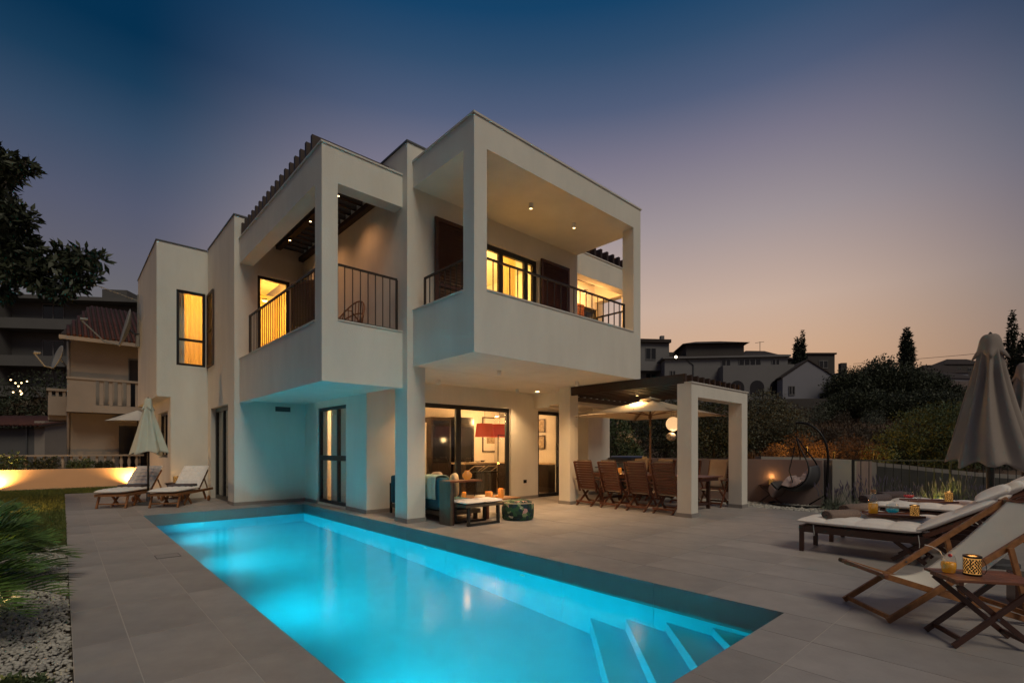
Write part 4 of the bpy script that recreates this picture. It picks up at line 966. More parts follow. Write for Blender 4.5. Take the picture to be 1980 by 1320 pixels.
def candle(name, lab, loc, r=.05, h=.13, e=2.2, m='candleglow', g='lit candle glasses'):
    t = thing(name, lab, 'candle', loc, 0, g)
    MB().lathe([(r*.9, 0), (r, .01), (r, h)], 16, cap=False).build('glass_body', M[m], t, smooth=True)
    MB().sph((0, 0, h*.5), (.009, .009, .018), 8, 6).build('flame', M['candle'], t, smooth=True)
    point('candle_light', (loc[0], loc[1], loc[2]+h+.03), e, (1, .45, .10), .03, parent=t); return t
candle('candle_glass', 'glowing amber candle glass on the dining table between the second and third chair', (10.32, 6.98, .751), .06, .16, 4)
candle('candle_glass', 'glowing amber candle glass on the dining table nearer the house', (10.45, 7.35, .751), .05, .12, 3)
candle('candle_glass', 'small glowing candle glass right of the parasol pole on the dining table', (10.40, 5.98, .751), .05, .12, 2.5)
# barbecue with its blue-grey lid
t = thing('barbecue', 'barbecue with a long blue-grey lid against the boundary wall', 'barbecue', (12.0, 8.15, 0), R(97))
B(-.62, .62, -.28, .28, .1, .80).build('cabinet', M['black'], t)
def lid(u, v): a = math.pi*v; return ((u-.5)*1.0, -.28*math.cos(a), .82+.34*math.sin(a)**.7)
MB().grid(lid, 2, 14).add([lid(0, k/13) for k in range(14)], [tuple(range(14))]).add([lid(1, k/13) for k in range(14)], [tuple(range(13, -1, -1))]).build('lid', M['steel'], t, smooth=False)
MB().tube([(-.35, -.30, .95), (-.35, -.34, .95), (.35, -.34, .95), (.35, -.30, .95)], .012).build('handle', M['black'], t)
for s in (-1, 1): B(s*.64-.02 if s > 0 else -.95, .95 if s > 0 else -.62, -.25, .25, .80, .825).build('side_shelf', M['black'], t)
# ================================================================== HANGING EGG CHAIR
t = thing('hanging_chair', 'dark rattan hanging egg chair with pink-grey cushion on an arched stand', 'hanging chair', (13.0, 4.05, 0), 0)
# local frame: u along the wall (towards the camera's right = -Y)
def U(a, z, off=0.): return (off, -a, z)
ring = [(.62*math.cos(2*math.pi*k/40), .55*math.sin(2*math.pi*k/40)) for k in range(40)]
MB().tube([(p[1], -p[0], .03) for p in ring], .022, 8, closed=True).build('base_ring', M['black'], t, smooth=True)
post = [U(.60, .03), U(.62, .6), U(.64, 1.1), U(.60, 1.45), U(.46, 1.75), U(.24, 1.93), U(.02, 1.98), U(-.04, 1.95)]
def smooth_path(p, n=6):
    p = [Vector(q) for q in p]; out = []
    for i in range(len(p)-1):
        a, b, c, d = p[max(i-1, 0)], p[i], p[i+1], p[min(i+2, len(p)-1)]
        for k in range(n):
            s = k/n; out.append(.5*((2*b)+(c-a)*s+(2*a-5*b+4*c-d)*s*s+(3*b-a-3*c+d)*s**3))
    out.append(p[-1]); return out
MB().tube(smooth_path(post), .026, 10).build('arched_post', M['black'], t, smooth=True)
MB().bar(U(.60, .30), U(.25, .04), .03, .03).build('brace', M['black'], t)
MB().cyl(U(-.02, 1.95), U(-.02, 1.62), .010, n=6).build('chain', M['black'], t)
prof = [(0, 1.60), (.16, 1.34), (.36, 1.06), (.44, .80), (.38, .56), (.22, .41), (.0, .35), (-.20, .40), (-.34, .48), (-.44, .56)]
PS = smooth_path([U(a, z) for a, z in prof], 5)
wd = lambda u: .02+.42*math.sin(min(1, u*1.9)*math.pi/2)**.9*(1-.12*max(0, u-.6)/.4)
def shell(u, v, T=0.):
    i = u*(len(PS)-1); k = min(int(i), len(PS)-2); p = PS[k].lerp(PS[k+1], i-k); w_ = wd(u); s = (v-.5)*2
    d = (PS[k+1]-PS[k]).normalized(); nn = Vector((0, -d.z, d.y)); nn = nn if nn.y+nn.z*.6 > 0 else -nn      # into the seat
    q = p+Vector((s*w_, 0, 0))+nn*((abs(s)**2.4)*(.14-.12*max(0, u-.35)/.65)*min(1, u*2)+T); return tuple(q)
sh = MB().grid(lambda u, v: shell(.26+.74*u, v), 40, 13).build('woven_shell', M['darkgrey'], t, smooth=True, solid=.03)
for s in (0, 1): MB().tube([shell(k/45, s) for k in range(46)], .017, 6).build('rim', M['black'], t, smooth=True)
for s in (-1, 1): MB().tube([U(-.02, 1.62), (s*.25, .02, 1.2), (s*.38, .06, .85), tuple(Vector(shell(.62, .5+s*.5)))], .012, 6).build('hanger', M['black'], t)
def cpad(u0, u1, wk, T, tu):
    vs = []; fs = []; NU, NV = 30, 14
    for sd in (1, 0):
        for i in range(NU+1):
            for j in range(NV+1):
                u = u0+(u1-u0)*i/NU; v = .5+(j/NV-.5)*wk
                e = ((1-abs(2*i/NU-1)**4)*(1-abs(2*j/NV-1)**4))**.5; b = .62+.38*abs(math.sin(math.pi*i/NU*tu))**.6
                vs.append(shell(u, v, .03+sd*T*e*b))
    n1 = (NU+1)*(NV+1)
    for i in range(NU):
        for j in range(NV):
            a = i*(NV+1)+j; fs.append((a, a+1, a+NV+2, a+NV+1)); fs.append((n1+a, n1+a+NV+1, n1+a+NV+2, n1+a+1))
    mb = MB(); mb.v = vs; mb.f = fs; return mb
M['mauve'] = mat('mauve_cushion', (.40, .31, .30), .95, var=.06, bump=.3, bscale=200)
cpad(.46, 1.0, 1.06, .30, 2).build('seat_cushion', M['mauve'], t, smooth=True)
cpad(.27, .54, .98, .21, 1).build('back_cushion', M['mauve'], t, smooth=True)
def x_table(lab, loc, rotz, W_=.36, D=.50, H=.47, wood='teak2', n=6, g='folding X-leg side tables'):
    """folding side table; slats run along local y (length D); x = width"""
    t = thing('side_table', lab, 'table', loc, rotz, g)
    sw = W_/n
    for k in range(n):
        x = -W_/2+k*sw; B(x+.003, x+sw-.003, -D/2, D/2, H-.018, H).build('top_slat', M[wood], t, bevel=.002)
    q = MB(); q.box(-W_/2+.02, W_/2-.02, -D/2+.03, -D/2+.06, H-.042, H-.0185); q.box(-W_/2+.02, W_/2-.02, D/2-.06, D/2-.03, H-.042, H-.0185); q.build('batten', M[wood], t)
    for s in (-1, 1):
        x = s*(W_/2-.025)
        MB().bar((x, -D/2+.0, .012), (x, D/2-.04, H-.045), .02, .036).build('leg', M['mahog'], t, bevel=.003)
        MB().bar((x-s*.024, D/2-.0, .012), (x-s*.024, -D/2+.04, H-.045), .02, .036).build('leg', M['mahog'], t, bevel=.003)
        MB().cyl((x+.012*s, 0, H*.5-.02), (x+.018*s, 0, H*.5-.02), .008, n=8).build('bolt', M['steel'], t)
    for y in (-D/2+.05, D/2-.05): MB().bar((-W_/2+.04, y, .06), (W_/2-.04, y, .06), .018, .03).build('stretcher', M['mahog'], t)
    return t
x_table('small folding side table left of the hanging chair, a candle lantern on it', (13.15, 4.72, 0), R(20), .42, .5, .46, 'mahog')
# ================================================================== LANTERNS
def lantern(lab, loc, r=.062, h=.155, e=1.2, pattern=True, handle=False, rings=7, g='pierced metal candle lanterns'):
    t = thing('candle_lantern', lab, 'lantern', loc, 0, g)
    MB().lathe([(r*.93, .004), (r*.93, h-.004)], 24, cap=False).build('liner', M['lantern_in'], t, smooth=True)
    # pierced sleeve: leaf-shaped metal pieces laid over the glowing liner
    mb = MB(); rd = random.Random(int(loc[0]*100))
    n = 18
    for j in range(rings):
        for i in range(n):
            a = 2*math.pi*(i+.5*(j % 2)+rd.uniform(-.15, .15))/n; z = .018+(h-.04)*(j+.5)/rings; tl = rd.uniform(-.9, .9)
            L_ = h/rings*.62; W_ = r*.13; pts = []
            for (du, dv) in ((-L_, 0), (0, -W_), (L_, 0), (0, W_)):
                dz = du*math.cos(tl)-dv*math.sin(tl); ds = du*math.sin(tl)+dv*math.cos(tl); pts.append((r*math.cos(a+ds/r), r*math.sin(a+ds/r), z+dz))
            mb.add(pts, [(0, 1, 2, 3)])
    mb.build('pierced_sleeve', M['black'], t)
    q = MB(); q.lathe([(r*1.03, 0), (r*1.03, .012), (r*.9, .012)], 24); q.build('foot_ring', M['black'], t)
    MB().lathe([(r*1.03, h-.014), (r*1.05, h), (r*.75, h+.004), (r*.72, h-.004)], 24, cap=False).build('rim', M['black'], t)
    if handle: MB().tube(smooth_path([(-.0, -r*1.05, h-.02), (0, -r*1.35, h-.05), (0, -r*1.45, h-.09), (0, -r*1.2, h-.12), (0, -r*1.04, h-.11)]), .002, 5).build('handle', M['black'], t)
    MB().sph((0, 0, h*.72), (.010, .010, .018), 8, 6).build('flame', M['candle'], t)
    point('lantern_light', (loc[0], loc[1], loc[2]+h+.05), e, (1, .48, .14), .03, parent=t); return t
lantern('small glowing lantern on the side table by the hanging chair', (13.1, 4.68, .461), .055, .15, 1.5)
lantern('small lantern on the low table between the two teak loungers', (2.22, 15.66, .461), .06, .17, 1.0)
x_table('small folding table between the two teak loungers', (2.24, 15.68, 0), R(-31), .4, .42, .46, 'mahog')
# tray 1 with carafe, glass, lantern — lies on the second lounger
def tray(lab, loc, rotz, L_=.62, W_=.34):
    t = thing('tray', lab, 'tray', loc, rotz, 'wooden trays with drinks'); B(-L_/2, L_/2, -W_/2, W_/2, 0, .012).build('board', M['teak2'], t, bevel=.002)
    q = MB(); q.box(-L_/2, L_/2, -W_/2-.012, -W_/2, 0, .028); q.box(-L_/2, L_/2, W_/2, W_/2+.012, 0, .028); q.build('edge', M['teak2'], t); return t
a_ = R(-55)
tray('wooden tray carrying the orange juice carafe, a blue drink and a lantern', (8.30, 1.42, .452), R(-66))
glass('carafe', 'glass carafe half full of orange juice with a cork stopper', 'carafe', (8.23, 1.62, .466), [(.050, 0), (.058, .01), (.058, .16), (.052, .20), (.031, .25), (.028, .285), (.033, .30)], [(.055, .006), (.055, .135)], lm='juice')
t = thing('cork_stopper', 'cork stopper in the neck of the juice carafe', 'stopper', (8.23, 1.62, .762)); MB().lathe([(.022, -.02), (.027, .0), (.030, .03), (.026, .035)], 14).build('cork', M['cork'], t)
glass('cocktail_glass', 'low round glass with a bright blue drink on the nearer tray', 'glass', (8.24, 1.41, .466), [(.04, 0), (.010, .012), (.062, .04), (.074, .075), (.066, .13), (.062, .15)], [(.045, .03), (.070, .055), (.072, .085)], lm='cocktail')
lantern('glowing bronze lantern at the right end of the nearer drinks tray', (8.27, 1.18, .466), .052, .15, 1.0, g='pierced metal candle lanterns')
tray('wooden tray with red drinks and a lantern on the farther loungers', (10.95, 1.38, .452), R(-62), .7)
glass('cocktail_glass', 'stemmed glass of red drink on the farther tray', 'glass', (10.80, 1.62, .466), [(.04, 0), (.008, .02), (.060, .05), (.076, .09), (.066, .15)], [(.045, .045), (.070, .07), (.074, .095)], lm='reddrink')
glass('cocktail_glass', 'empty clear glass beside the red drink on the farther tray', 'glass', (10.92, 1.52, .466), [(.03, 0), (.006, .008), (.045, .03), (.055, .06), (.05, .10)])
lantern('glowing amber lantern at the right end of the farther tray', (11.0, 1.12, .466), .058, .17, 1.4)
# ================================================================== DECKCHAIR (front right)
O = Vector((4.73, .84, 0)); wv = Vector((.39, .38, 0)); Wd = wv.length; wv.normalize(); av = Vector((.707, -.707, 0))
t = thing('deckchair', 'cream canvas deckchair with yellow-brown wooden frame in the right foreground', 'deckchair', tuple(O), math.atan2(wv.y, wv.x))
# local: x = width (0..Wd), -y = towards the head (s), z up
def D(x, s, z): return (x, -s, z)
topz, tops = .887, 1.335
for x, nm in ((.0, 'side_rail'), (Wd, 'side_rail')): MB().bar(D(x, 0, .015), D(x, tops+.04, topz+.03), .024, .045).build(nm, M['teak'], t, bevel=.003)
for x in (.035, Wd-.035): MB().bar(D(x, -.01, .36), D(x, 1.10, .02), .024, .045).build('seat_rail', M['teak'], t, bevel=.003)
for x in (-.028, Wd+.028): MB().bar(D(x, .88, .60), D(x, 1.03, .02), .022, .04).build('back_leg', M['teak'], t, bevel=.003)
MB().bar(D(0, .03, .035), D(Wd, .03, .035), .02, .035).build('front_bar', M['teak'], t); MB().bar(D(-.03, 1.0, .10), D(Wd+.03, 1.0, .10), .02, .035).build('rear_bar', M['teak'], t)
MB().bar(D(-.03, tops, topz), D(Wd+.03, tops, topz), .03, .05).build('top_bar', M['teak2'], t, bevel=.003)
MB().bar(D(.0, -.005, .36), D(Wd, -.005, .36), .035, .028).build('seat_bar', M['teak2'], t, bevel=.004)
MB().cyl(D(Wd+.0, -.005, .36), D(Wd+.045, -.005, .36), .020, n=10).build('end_cap', M['black'], t)
cv = smooth_path([D(0, -.01, .378), D(0, .12, .325), D(0, .36, .255), D(0, .60, .285), D(0, .86, .475), D(0, 1.10, .69), D(0, 1.33, .905)], 6)
def cf(u, v):
    i = v*(len(cv)-1); k = min(int(i), len(cv)-2); p = cv[k].lerp(cv[k+1], i-k); x = .055+(Wd-.11)*u
    return (x, p.y, p.z-.035*math.sin(math.pi*u)*math.sin(math.pi*v))
MB().grid(cf, 16, 44).build('canvas_seat', M['canvas'], t, smooth=True, solid=.003)
for x in (0, Wd): MB().cyl(D(x-.016, .52, .36), D(x+.016, .52, .36), .008, n=8).build('bolt', M['steel'], t)
# folding side table beside it
lv = Vector((.57, -.82, 0)); c0 = Vector((4.585, .52, 0))+lv*.25
x_table('folding wooden side table beside the deckchair with an orange drink and a lantern', (c0.x, c0.y, 0), math.atan2(-lv.x, lv.y), .36, .50, .47, 'teak2', 5)
glass('juice_glass', 'round glass of orange juice with a cherry and straw on the front side table', 'glass', (4.655, .475, .471), [(.030, 0), (.038, .01), (.045, .05), (.040, .10), (.034, .125)], [(.036, .005), (.043, .05), (.041, .075)], lm='juice')
t = thing('drinking_straw', 'bent pale straw standing in the orange drink', 'straw', (4.655, .475, .50)); MB().tube([(0, 0, 0), (-.02, .045, .12), (-.045, .085, .15), (-.06, .125, .16)], .0028, 6).build('tube', M['tableware'], t)
t = thing('cherry', 'red cherry on the rim of the orange drink', 'fruit', (4.66, .468, .594)); MB().sph((0, 0, 0), .013, 10, 8).build('fruit', mat('cherry', (.35, .01, .02), .3), t, smooth=True)
lantern('large pierced black lantern with lid and side handle on the front side table', (4.70, .355, .471), .050, .135, .8, handle=True, rings=8)
# dark planter and case behind the deckchair, at the frame's edge
t = thing('planter_box', 'low brown planter behind the deckchair at the right edge', 'planter', (6.15, .02, 0), R(10)); B(-.2, .2, -.2, .2, 0, .26).build('box', M['mahog'], t); B(-.17, .17, -.17, .17, .26, .265).build('soil', M['soil'], t)
# ================================================================== COVERED SITTING AREA
t = thing('sofa', 'teal outdoor sofa with its back to the pool behind the white pillar', 'sofa', (5.15, 8.35, 0))
B(0, .85, -.90, 1.08, .12, .20).build('frame', M['walnut'], t)
for y in (-.45, .45): pad(lambda u, y=y: (y-.44+.88*u, .20, 0, 1), .74, .20, 20, 16, 1, 1, .05, 'seat_cushion', 'teal', t).location = (.47, 0, 0)
for y in (-.45, .45):
    q = MB(); q.box(-.04, .14, y-.44, y+.44, .22, .82); q.build('back_cushion', M['teal'], t, bevel=.05)
MB().bar((.0, 1.08, .0), (.0, 1.08, .62), .04, .04, up=(1, 0, 0)).bar((-.02, 1.08, .62), (.82, 1.08, .62), .05, .03).bar((.80, 1.08, .62), (.80, 1.08, 0), .04, .04, up=(1, 0, 0)).build('arm_frame', M['black'], t); B(-.04, .14, .92, 1.04, .22, .80).build('back_cushion', M['teal'], t, bevel=.04)
for x in (.06, .78):
    for y in (-.82, .82): B(x-.03, x+.03, y-.03, y+.03, 0, .12).build('leg', M['walnut'], t)
def soft(name, lab, cat, loc, rot, size, m):
    t = bpy.data.objects.new(name, None); bpy.data.objects.remove(t)
    sx, sy, sz = size
    vs = []
    mb = MB(); nu, nv = 20, 12
    def f(u, v):
        a = 2*math.pi*u; b = math.pi*(v-.5); ce = lambda w, e: math.copysign(abs(w)**e, w)
        return (sx/2*ce(math.cos(b), .5)*ce(math.cos(a), .45), sy/2*ce(math.cos(b), .5)*ce(math.sin(a), .45), sz/2*ce(math.sin(b), .9))
    mb.grid(f, nu, nv, closeu=True); o = mb.build(name, M[m], None, smooth=True); o.location = loc; o.rotation_euler = rot; tag(o, lab, cat); return o
c = soft('scatter_cushion', 'cream scatter cushion on the near end of the teal sofa', 'cushion', (5.52, 7.66, .66), (R(90), R(8), R(64)), (.46, .46, .15), 'cream'); c['group'] = 'cushions on the sofa'
c = soft('scatter_cushion', 'pinkish scatter cushion leaning behind the cream one', 'cushion', (5.42, 8.1, .68), (R(90), R(5), R(80)), (.46, .46, .15), 'cushion_b'); c['group'] = 'cushions on the sofa'
def thr(u, v):
    x = -.16+.04*math.sin(v*9); s = v*1.0
    if s < .34: return (-.075-.012*math.sin(u*14)-.01, (u-.5)*.42+.02*math.sin(s*9), .42+s*1.22)
    if s < .54: a = (s-.34)/.2*math.pi; return (.05-.13*math.cos(a), (u-.5)*.42, .835+.03*math.sin(a))
    return (.19+.01*math.sin(u*14), (u-.5)*.42+.02*math.sin(s*9), .83-(s-.54)*.8)
o = MB().grid(thr, 20, 34).build('throw_blanket', M['mint'], None, smooth=True, solid=.01); o.location = (5.15, 7.82, 0); tag(o, 'mint throw blanket hanging over the back of the teal sofa', 'blanket')
t = thing('sofa_end_table', 'upright walnut board with an armrest shelf at the near end of the sofa', 'side table', (5.02, 7.08, 0))
q = B(0, .05, 0, .34, 0, .755); q.build('side_panel', M['walnut'], t); B(0, .72, 0, .34, .757, .785).build('shelf', M['teak2'], t); B(.05, .09, .01, .33, 0, .755).build('inner_panel', M['mahog'], t)
t = thing('glass_lantern', 'round amber glass lantern on the armrest shelf', 'lantern', (5.52, 7.25, .786)); MB().lathe([(.04, 0), (.085, .05), (.09, .10), (.05, .15), (.045, .17)], 18, cap=False).build('glass_body', M['candleglow'], t, smooth=True); MB().sph((0, 0, .07), (.012, .012, .022), 8, 6).build('flame', M['candle'], t); point('candle_light', (5.52, 7.25, 1.0), 3, (1, .48, .14), .04, parent=t)
t = thing('garden_bench', 'low bench with dark U-shaped legs and two light pads beside the walnut board', 'bench', (5.56, 7.02, 0))
B(-.42, .46, -.24, .26, .33, .375).build('seat', M['walnut'], t, bevel=.004)
for y in (-.19, .21):
    MB().bar((-.33, y, .33), (-.33, y, .0), .05, .04, up=(1, 0, 0)).bar((-.355, y, .02), (.375, y, .02), .05, .04).bar((.35, y, .33), (.35, y, .0), .05, .04, up=(1, 0, 0)).build('leg_frame', M['fence'], t)
for x in (-.2, .24): pad(lambda u, x=x: (-.24+.5*u, .375, 0, 1), .44, .075, 16, 12, 2, 2, .35, 'pad_cushion', 'cushion', t).location = (x, 0, 0)
t = thing('pouf', 'round pouf in dark green floral fabric', 'pouf', (6.50, 6.93, 0))
MB().lathe([(.001, 0), (.27, .0), (.305, .03), (.315, .16), (.31, .29), (.285, .335), (.20, .365), (.001, .38)], 40, cap=False).build('body', M['floral'], t, smooth=True); MB().tube([(.29*math.cos(a), .29*math.sin(a), .325) for a in [2*math.pi*k/40 for k in range(40)]], .008, 6, closed=True).build('piping', M['cream'], t, smooth=True)
t = thing('coffee_table', 'low wooden coffee table with candles between bench and pouf', 'table', (6.45, 7.62, 0))
for k in range(5): B(-.45, .45, -.35+k*.142, -.35+k*.142+.135, .35, .375).build('top_board', M['teak'], t)
for sx in (-1, 1):
    for sy in (-1, 1): B(sx*.38-.03, sx*.38+.03, sy*.28-.03, sy*.28+.03, 0, .349).build('leg', M['teak2'], t)
candle('candle_glass', 'bulbous glowing candle glass on the coffee table', (6.18, 7.42, .376), .075, .14, 4, g='candles on the coffee table')
candle('candle_glass', 'tall glowing candle glass at the right of the coffee table', (6.52, 7.45, .376), .06, .18, 4, g='candles on the coffee table')
candle('candle_glass', 'small tea light on the coffee table edge', (6.28, 7.30, .376), .03, .06, 1.5, g='candles on the coffee table')
candle('candle_glass', 'small glowing candle glass on the sofa seat side', (5.86, 7.80, .40), .045, .10, 2.5, g='candles on the coffee table')
t = thing('magazine_stack', 'small stack of magazines on the coffee table', 'magazines', (6.28, 7.75, .376), R(20))
for k in range(3): B(-.14, .14, -.10, .10, k*.012, k*.012+.011).build('magazine', M['tableware' if k != 1 else 'cream'], t)
# rattan chair on the left balcony
t = thing('rattan_chair', 'brown rattan armchair on the upper left balcony', 'chair', (4.15, 9.35, 3.371), R(110))
def ra(u, v):
    a = math.pi*(.0+1.0*u); r = .30+.05*v; h = .42+(.50*math.sin(math.pi*u)**1.2+.06)*v
    return (r*math.cos(a), -r*math.sin(a)*.95+.02, h)
for k in range(15): MB().tube([ra(k/14, s/6) for s in range(7)], .009, 6).build('spindle', M['rattan'], t)
for v in (0, .55, 1): MB().tube([ra(k/20, v) for k in range(21)], .014, 6).build('hoop', M['rattan'], t, smooth=True)
MB().lathe([(.28, .40), (.29, .43), (.001, .43)], 20, cap=False).build('seat', M['rattan'], t)
for sx in (-1, 1):
    for sy in (-1, 1): MB().cyl((sx*.24, sy*.2, 0), (sx*.2, sy*.17, .41), .012, n=7).build('leg', M['rattan'], t)
MB().tube([(.30, .0, .48), (.31, .2, .62), (.28, .34, .60), (.25, .36, .42)], .012, 6).tube([(-.30, .0, .48), (-.31, .2, .62), (-.28, .34, .60), (-.25, .36, .42)], .012, 6).build('armrest', M['rattan'], t, smooth=True)
# ================================================================== BOUNDARY WALL, FENCE, NEIGHBOUR'S CURVED WALL
def wall_run(mb, p, q, th, z0, z1, z0b=None, z1b=None):
    p = Vector((*p, 0)); q = Vector((*q, 0)); n = (q-p).cross(Vector((0, 0, 1))).normalized()*th
    z1b = z1 if z1b is None else z1b
    vs = [(*(p)[:2], z0), (*(q)[:2], z0), (*(q-n)[:2], z0), (*(p-n)[:2], z0), (*(p)[:2], z1), (*(q)[:2], z1b), (*(q-n)[:2], z1b), (*(p-n)[:2], z1)]
    return mb.add(vs, [(0, 3, 2, 1), (4, 5, 6, 7), (0, 1, 5, 4), (1, 2, 6, 5), (2, 3, 7, 6), (3, 0, 4, 7)])
bt = thing('boundary_wall', 'pinkish rendered boundary wall along the right edge of the terrace', 'wall', (13.1, 6.3, 0), world=True)
wall_run(MB(), (12.62, 9.20), (13.57, 3.66), -.22, -.1, 1.09).build('wall_section', M['bwall'], bt)
wall_run(MB(), (13.57, 3.652), (14.02, 3.28), -.3, -.1, 1.095).build('end_pier', M['bwall2'], bt)
wt = thing('garden_wall', 'short pale wall section behind the start of the metal fence', 'wall', (14.3, 3.2, 0), world=True)
wall_run(MB(), (14.20, 3.50), (14.66, 3.06), -.25, -.3, 1.08).build('wall_section', M['bwall'], wt)
nw = thing('curved_wall', "neighbour's dark curved wall with a pale coping beyond the fence", 'wall', (16.5, 2, 0), world=True)
pts = [(1470, 882, 17.2), (1560, 884, 17.2), (1640, 888, 17.0), (1690, 893, 16.8), (1745, 898, 16.5), (1800, 904, 16.2), (1890, 913, 15.8), (1990, 919, 15.5), (2150, 926, 15.2)]
pp = [far(*q) for q in pts]
for i in range(len(pp)-1):
    a, b = pp[i], pp[i+1]
    wall_run(MB(), (a.x, a.y), (b.x, b.y), -.30, -2.2, a.z-.13, z1b=b.z-.13).build('wall_section', M['nwall' if i > 2 else 'bwall2'], nw)
    n = (b-a).cross(Vector((0, 0, 1))).normalized()*.06
    q = MB(); o0 = a+n; o1 = b+n; m_ = n.normalized()*(-.44)
    q.add([(o0.x, o0.y, a.z-.129), (o1.x, o1.y, b.z-.129), (o1.x+m_.x, o1.y+m_.y, b.z-.129), (o0.x+m_.x, o0.y+m_.y, a.z-.129), (o0.x, o0.y, a.z), (o1.x, o1.y, b.z), (o1.x+m_.x, o1.y+m_.y, b.z), (o0.x+m_.x, o0.y+m_.y, a.z)],
          [(0, 3, 2, 1), (4, 5, 6, 7), (0, 1, 5, 4), (1, 2, 6, 5), (2, 3, 7, 6), (3, 0, 4, 7)]); q.build('coping', M['bwall2'], nw)
ft = thing('metal_fence', 'dark metal bar fence behind the dark loungers', 'fence', (14.4, 1.4, 0), world=True)
kb = wall_run(MB(), (12.9, 2.85), (15.9, -.10), -.15, -.1, .17); kb.build('kerb', M['bwall2'], ft)
railing((12.95, 2.92), (15.95, -.03), .19, 1.10, 24, ft, 'fence', name='fence_panel', barname='fence_bar')
for tt in (.0, .5): p = Vector((12.95, 2.92, 0)).lerp(Vector((15.95, -.03, 0)), tt); MB().bar((p.x, p.y, .17), (p.x, p.y, 1.12), .04, .04, up=(1, 0, 0)).build('fence_post', M['fence'], ft)
# ---- lavender and small plants by the fence
def lavender(lab, loc, n=46, h=.55, seed=0, lit=False, g='lavender clumps along the fence'):
    rd = random.Random(seed); t = thing('lavender', lab, 'plant', loc, 0, g); st = MB(); fl = MB(); fol = []
    for k in range(n):
        a = rd.uniform(0, 6.28); l = rd.uniform(.05, .38); hh = h*rd.uniform(.55, 1.1); x, y = l*math.cos(a), l*math.sin(a)
        p0 = (x*.25, y*.25, 0); p1 = (x*.7, y*.7, hh*.6); p2 = (x, y, hh); st.tube([p0, p1, p2], [.004, .003, .002], 3)
        fl.tube([(x*.98, y*.98, hh*.97), (x*1.05, y*1.05, hh+.04), (x*1.08, y*1.08, hh+.09)], [.004, .010, .003], 5)
    st.build('stems', M['lav'], t, kind='stuff'); fl.build('flowers', M['lavf'], t, kind='stuff')
    v, f = leaves([(0, 0, .08)], [(.24, .24, .14)], 500, .09, 5, .1); np_mesh('foliage', v, f, M['lav'], t, kind='stuff')
    return t
for i, (px, d) in enumerate(((1612, 10.9), (1660, 10.5), (1700, 10.6), (1760, 10.6), (1812, 10.5), (1862, 10.6), (1905, 10.4))):
    p = far(px, 868, d); lavender(['grey lavender clump in front of the pale wall pier', 'lavender clump at the start of the metal fence', 'lavender clump behind the second rolled towel', 'lavender clump left of the amber lantern at the fence', 'lavender clump right of the amber lantern', 'lavender clump behind the front lounger pillow', 'lavender clump by the fence behind the large parasol pole'][i], (p.x, p.y, -.03), seed=i, h=.5+.1*(i % 3))
t = thing('garden_spot', 'small yellow garden spot among the plants at the foot of the fence', 'lamp', tuple(far(1828, 868, 10.3)-Vector((0, 0, 1.35)))); MB().lathe([(.03, 0), (.03, .07), (.0, .07)], 10, cap=False).build('housing', M['black'], t)
q_ = far(1828, 868, 10.3); spot('garden_light', (q_.x, q_.y, .10), (q_.x+.3, q_.y+.2, .8), 90, (1, .80, .12), 130, .8, .03, parent=t)
def blade_plant(name, lab, cat, loc, n, L_, w, m, seed, arch=.5, g=None, up=.7):
    rd = random.Random(seed); t = thing(name, lab, cat, loc, 0, g)
    for k in range(n):
        a = rd.uniform(0, 6.28); l = L_*rd.uniform(.7, 1.1); mb = MB(); vs = []; fs = []; e = up+rd.uniform(-.25, .25)
        for i in range(7):
            s = i/6; r = l*s*math.cos(e)*(1+.2*s); z = l*s*math.sin(e)-arch*l*s*s; ww = w*(1-s**2)*(.5+min(1, s*3)*.5)
            vs += [(r*math.cos(a)-ww*math.sin(a), r*math.sin(a)+ww*math.cos(a), z), (r*math.cos(a)+ww*math.sin(a), r*math.sin(a)-ww*math.cos(a), z)]
            if i: fs.append((2*i-2, 2*i-1, 2*i+1, 2*i))
        mb.add(vs, fs).build('leaf', M[m], t, smooth=True)
    return t
blade_plant('strap_leaf_plant', 'broad-leaved plant lit yellow at the foot of the fence', 'plant', (q_.x+.25, q_.y+.1, -.03), 22, .60, .035, 'leaf_green', 4, .3)
# ================================================================== LEFT GARDEN: cycads, low wall, balustrade
def frond_mesh(L_, n, seed, arch):
    n = int(n*.44); rd = random.Random(seed); vs = []; fs = []
    def R_(s): return Vector((L_*s*(1-.10*s), 0, L_*(.62*s-arch*s*s)))
    st = [R_(i/10) for i in range(11)]
    mb = MB(); mb.tube(st, [.009*(1-.8*i/10) for i in range(11)], 4)
    for k in range(n):
        s = .10+.90*k/(n-1); p = R_(s); dr = (R_(min(s+.02, 1.02))-R_(s-.02)).normalized()
        ln_ = L_*.38*(math.sin(math.pi*min(1, s*1.0)*.93+.12)**.7)*rd.uniform(.85, 1.1)
        for sd in (-1, 1):
            d = (dr*1.3+Vector((0, sd*.66, .30+rd.uniform(-.12, .12)))).normalized(); e = p+d*ln_-Vector((0, 0, .10*ln_)); wv_ = dr.cross(d).cross(d).normalized()*.0088
            m_ = p+d*ln_*.5; b = len(mb.v); mb.v += [tuple(p-wv_*.6), tuple(p+wv_*.6), tuple(m_+wv_), tuple(e), tuple(m_-wv_)]; mb.f += [(b, b+1, b+2, b+4), (b+4, b+2, b+3)]
    return mb
